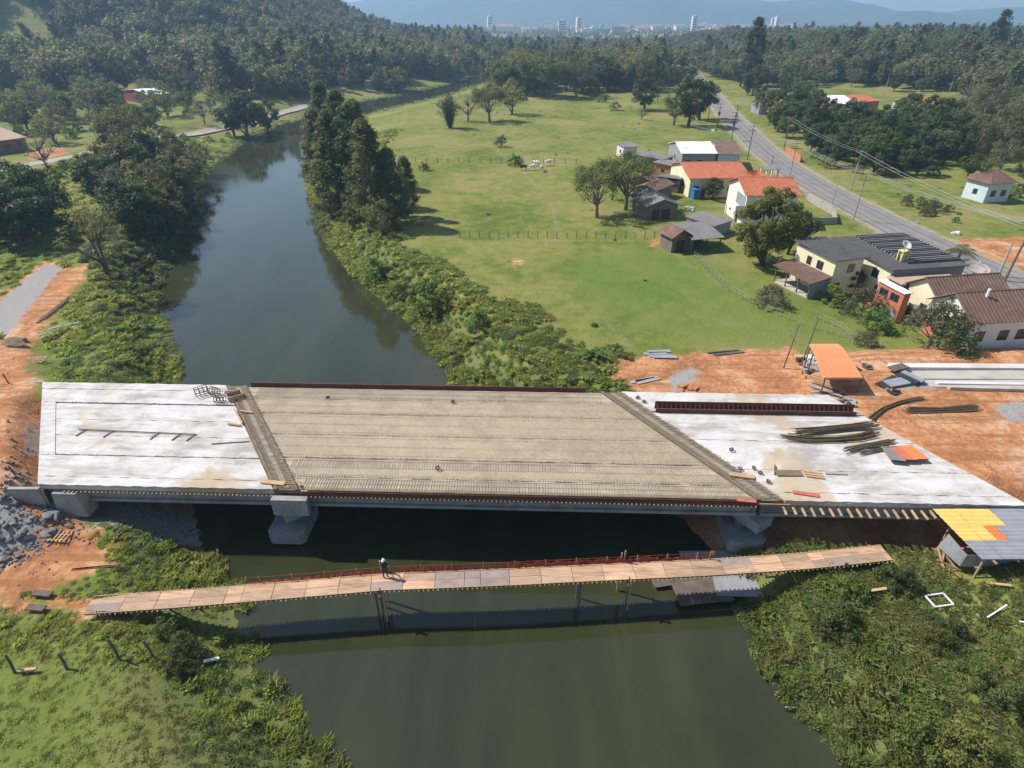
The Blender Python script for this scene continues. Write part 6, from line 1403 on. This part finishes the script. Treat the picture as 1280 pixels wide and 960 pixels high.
# tall grass by the water's edge
reeds = proto_collection('reed_tuft', [tuft(110, .5, .95, 'blade_green', .016, .1, .5), tuft(90, .5, .85, 'blade_dry', .013, .1, .55), tuft(100, .5, .75, 'leaf_weed', .018, .1, .5)])
x, y = samp(-46, 50, 6, 130, 26000); d, dk_, di = masks(x, y)
put('reeds', x, y, (d > -.7) & (d < 2.6) & (dk_ > .5) & (polydist(wk, x, y) > 1.3) & (wob(x, y, .45)+rng.normal(0, .25, len(x)) > .15), rng.uniform(.6, 1.2, len(x)), reeds, 'tall reedy grass along the water edge', 'reeds')
# near left bank
x, y = samp(-50, -5, 8, 37, 7500); d, dk_, di = masks(x, y); pd_ = polydist(path_c, x, y)
keep = (d > -.4) & (d < 7+4*wob(x, y, .25)) & (dk_ > -.5) & (di > -.6) & (pd_ > .6); keep |= (d > 0) & (y > 24) & (di > .2) & (dk_ > .2) & (pd_ > .6) & (rng.random(len(x)) < .7)
keep &= polydist(wk, x, y) > .3
low = np.where(polydist(wk, x, y) < 1.3, .4, 1.0)
put('bank_weeds', x, y, keep & (gz(-30, 28) > -99), rng.uniform(.35, .8, len(x))*low*np.where(d < 5, 1.1, .75), weeds, 'weeds and grass tangled on the left bank before the bridge', 'weeds')
x, y = samp(-50, -5, 8, 30, 16000); d, dk_, di = masks(x, y)
put('meadow_grass', x, y, (d > 3) & (di > .5) & (polydist(path_c, x, y) > .5) & (wob(x, y, .5)+rng.normal(0, .5, len(x)) > -.2), rng.uniform(.25, .6, len(x)), tufts, 'short rough grass on the near left meadow', 'grass')
# right bank beyond the bridge
x, y = samp(-40, 34, 53, 160, 16000); d, dk_, di = masks(x, y); rs = right_side(x, y)
lim = 8+4*wob(x, y, .12)+np.where(y < 80, 4, 0)
keep = rs & (d > -.6) & (d < lim) & (dk_ > 1.3) & (di > 1.0)
put('bank_bushes', x, y, keep & (rng.random(len(x)) < .30) & (wob(x, y, .16) > -.2), rng.uniform(.35, .95, len(x))*(1+.3*wob(x, y, .4)), bushes, 'dense green bushes on the bank between river and pasture', 'bushes')
put('bank_weeds', x, y, rs & (d > -.8) & (d < lim+3) & (dk_ > .8) & (di > .3), rng.uniform(.6, 1.3, len(x)), weeds, 'bright weeds fringing the bank between river and pasture', 'weeds')
# left bank beyond the bridge
x, y = samp(-110, -20, 52, 190, 26000); d, dk_, di = masks(x, y); rs = right_side(x, y)
keep = (~rs) & (d > -.5) & (d < 11) & (dk_ > .8) & (di > .8)
put('bank_weeds', x, y, keep, rng.uniform(.6, 1.3, len(x)), weeds, 'weeds on the left bank beyond the bridge', 'weeds')
put('bank_bushes', x, y, keep & (rng.random(len(x)) < .25) & ((y > 85) | (wob(x, y, .2) > .15)), rng.uniform(.4, 1.0, len(x)), bushes, 'bushes on the left bank beyond the bridge', 'bushes')
put('dark_undergrowth', x, y, keep & (y > 92) & (y < 150) & (rng.random(len(x)) < .4), rng.uniform(.6, 1.2, len(x)), dark_b, 'dark undergrowth below the left bank trees', 'undergrowth')
# far river margins
x, y = samp(-140, 60, 150, 520, 16000); d, dk_, di = masks(x, y)
put('river_margin', x, y, (d > -.5) & (d < 6), rng.uniform(.5, 1.0, len(x)), bushes, 'overgrown margins of the far river reach', 'bushes')
# rough tussocks in the pasture and meadows
x, y = samp(-30, 130, 58, 330, 12000); d, dk_, di = masks(x, y)
keep = (d > 8) & (di > .8) & (polydist(road_c, x, y) > 6.5) & (wob(x, y, .06)+rng.normal(0, .4, len(x)) > .05)
put('pasture_tussocks', x, y, keep, rng.uniform(.2, .5, len(x))*np.clip(y/110, .8, 1.3), tufts, 'low grass tussocks scattered over the pasture', 'grass')
x, y = samp(-30, 130, 62, 380, 120); d, dk_, di = masks(x, y)
put('pasture_weeds', x, y, (d > 8) & (di > 2) & (polydist(road_c, x, y) > 8), rng.uniform(.15, .5, len(x)), dark_b, 'dark weed clumps dotted over the pasture', 'weeds')
x, y = samp(-130, -40, 52, 240, 9000); d, dk_, di = masks(x, y)
put('left_rough', x, y, (d > 9) & (di > .8) & (polydist(lroad_c, x, y) > 3.6) & (~right_side(x, y)) & (sdf(pave, x, y) > .3), rng.uniform(.6, 1.4, len(x)), weeds, 'rough weedy ground left of the river', 'weeds')
# clods and stones on the clay
clods = proto_collection('clod', [b_.copy() for b_ in bms[:4]])
for k_, o_ in enumerate(clods.objects): o_.data.materials.clear(); o_.data.materials.append(M['clay_clod' if k_ < 3 else 'rock_grey'])
x, y = samp(-75, 110, 26, 75, 26000); di = sdf(dirt_r, x, y)
for p_ in dirt_l[:2]: di = np.minimum(di, sdf(p_, x, y))
keep = (di < -.3) & (sdf(deck_poly, x, y) > .4) & (wob(x, y, .4)+rng.normal(0, .3, len(x)) > .2)
put('clay_clods', x, y, keep, rng.uniform(.03, .13, len(x))**1.0, clods, 'small clods and stones strewn over the orange clay', 'clods', sink=0)
x, y = samp(-62, -28, 28, 46, 9000); rub = np.minimum(sdf(gravel_ps[3], x, y), sdf(gravel_ps[4], x, y)); 
stones = proto_collection('rubble_stone', [b_.copy() for b_ in bms[:4]])
put('rubble_stones', x, y, (rub < 1.5) & (sdf(river_poly, x, y) > .3) & (wob(x, y, .6)+rng.normal(0, .3, len(x)) > -.1), rng.uniform(.03, .2, len(x)), stones, 'small grey rubble around the left abutment', 'rubble', sink=0)
# woods
def woodpts(x0, x1, y0, y1, n): 
    x, y = samp(x0, x1, y0, y1, n); return x, y, sdf(river_poly, x, y)
far_o = np.argsort(rb[13:,1]); xr_far = lambda y: np.interp(y, rb[13:][far_o,1], rb[13:][far_o,0])
view = lambda x, y: (x > xr_far(y)-1) & (x < xr_far(y)+75) & (y < 520) & (y > 150)
x, y, d = woodpts(-760, -40, 300, 1150, 15000); z = height(x, y)
clear = sdf(V2([Vector((-350,420,0)), Vector((-285,420,0)), Vector((-290,470,0)), Vector((-350,480,0))]), x, y) < 0
keep = ((z > 1.4) | (y > 385+40*wob(x, y, .03)) | ((y > 330) & (x > -150))) & ~view(x, y) & (wob(x, y, .025) > -.62) & (d > np.where((y > 250) & (y < 600), 26, 5)) & ~clear & (polydist(lroad_c, x, y) > 9) & (np.abs(x) < y*.92+60)
put('hillside_wood', x, y, keep, rng.uniform(.6, 1.7, len(x)), wood, 'dense dark wood covering the hill left of the river', 'wood', sink=.6)
x, y, d = woodpts(-150, 420, 405, 1150, 8500); z = height(x, y)
keep = (d > 5) & (x < y*.9) & ~(view(x, y) & (y < 470)) & (wob(x, y, .02) > -.55) & (polydist(road_c, x, y) > 9) & ~((z > 4.5) & (x < -40))
put('valley_wood', x, y, keep & (rng.random(len(x)) < .8), rng.uniform(.6, 1.35, len(x))*(1+.3*wob(x, y, .05))*np.where(y > 700, .68, 1), wood, 'wooded valley floor beyond the pasture', 'wood', sink=.6)
x, y, d = woodpts(120, 760, 300, 1000, 9500); z = height(x, y)
keep = (z > 1.5) & (wob(x, y, .025) > -.7) & (polydist(road_c, x, y) > 12) & (x < y*.95+80)
put('ridge_wood', x, y, keep, rng.uniform(.55, 1.3, len(x))*(1+.25*wob(x, y, .05)), wood, 'rounded wood covering the low ridge right of the road', 'wood', sink=.6)
x, y, d = woodpts(-1500, 1900, 1100, 3300, 13000)
keep = (np.abs(x) < y*.8) & (wob(x, y, .006)+rng.normal(0, .35, len(x)) > -.15)
put('distant_wood', x, y, keep, rng.uniform(.45, .72, len(x)), wood, 'distant woods along the valley toward the town', 'wood', sink=.6)

# ------------------------------------------------------------------ far town
def tower(w, d_, h, nf):
    mb = MB().box(-w/2, w/2, -d_/2, d_/2, -2, h); return mb
for k in range(120):
    px = random.choice([random.uniform(610, 740), random.uniform(740, 1010), random.uniform(780, 990)]); Yd = random.uniform(1900, 3100)
    xw = (px-640)/FPX/1.17*Yd; tall = k in (3, 9, 15, 22, 30, 41)
    h = random.uniform(30, 46) if tall else random.uniform(7, 20); w = random.uniform(12, 18) if tall else random.uniform(14, 40); dp = random.uniform(12, 20)
    if k == 3: xw, Yd, h, w = (868-640)/FPX/1.17*2000, 2000, 44, 13
    if k == 9: xw, Yd, h, w = (723-640)/FPX/1.17*2000, 2000, 40, 11
    if k == 15: xw, Yd, h, w = (703-640)/FPX/1.17*2000, 2000, 34, 22
    o = thing('tower_block' if tall else 'town_building', 'pale tower block rising over the far town' if tall else 'low pale building in the far town', 'building', (xw, Yd, 0), random.uniform(-.3,.3), 'far tower blocks' if tall else 'far town buildings')
    MB().box(-w/2, w/2, -dp/2, dp/2, -2, h).build('wall', 'town_white' if random.random() < .8 else 'grey_wall', o)
    if tall or random.random() < .5: MB().box(-w*.2, w*.2, -dp*.2, dp*.2, h+.003, h+4).build('roof_block', 'town_white', o)
    else: MB().add([(-w/2-.5,-dp/2-.5,h+.01),(w/2+.5,-dp/2-.5,h+.01),(w/2+.5,dp/2+.5,h+.01),(-w/2-.5,dp/2+.5,h+.01),(-w/2-.5,0,h+4),(w/2+.5,0,h+4)], [(0,1,5,4),(2,3,4,5),(0,4,3),(1,2,5),(3,2,1,0)]).build('roof', 'town_roof', o)
    if tall:
        for f in range(int(h/6)):
            MB().box(-w*.42, w*.42, -dp/2-.15, -dp/2-.01, 4+f*6, 6.6+f*6).build('window_band', 'dark_glass', o)

# ------------------------------------------------------------------ air
m, nt, out = nodes_of('air'); v = N(nt, 'ShaderNodeVolumePrincipled'); v.inputs['Color'].default_value = (.46, .68, 1, 1); v.inputs['Density'].default_value = 2.6e-4; v.inputs['Anisotropy'].default_value = .3
nt.links.new(v.outputs[0], out.inputs['Volume'])
MB().box(-6200, 6200, -120, 6100, -9.5, 330).build('haze', 'air', kind='stuff', label='thin pale blue haze over the valley', category='haze')
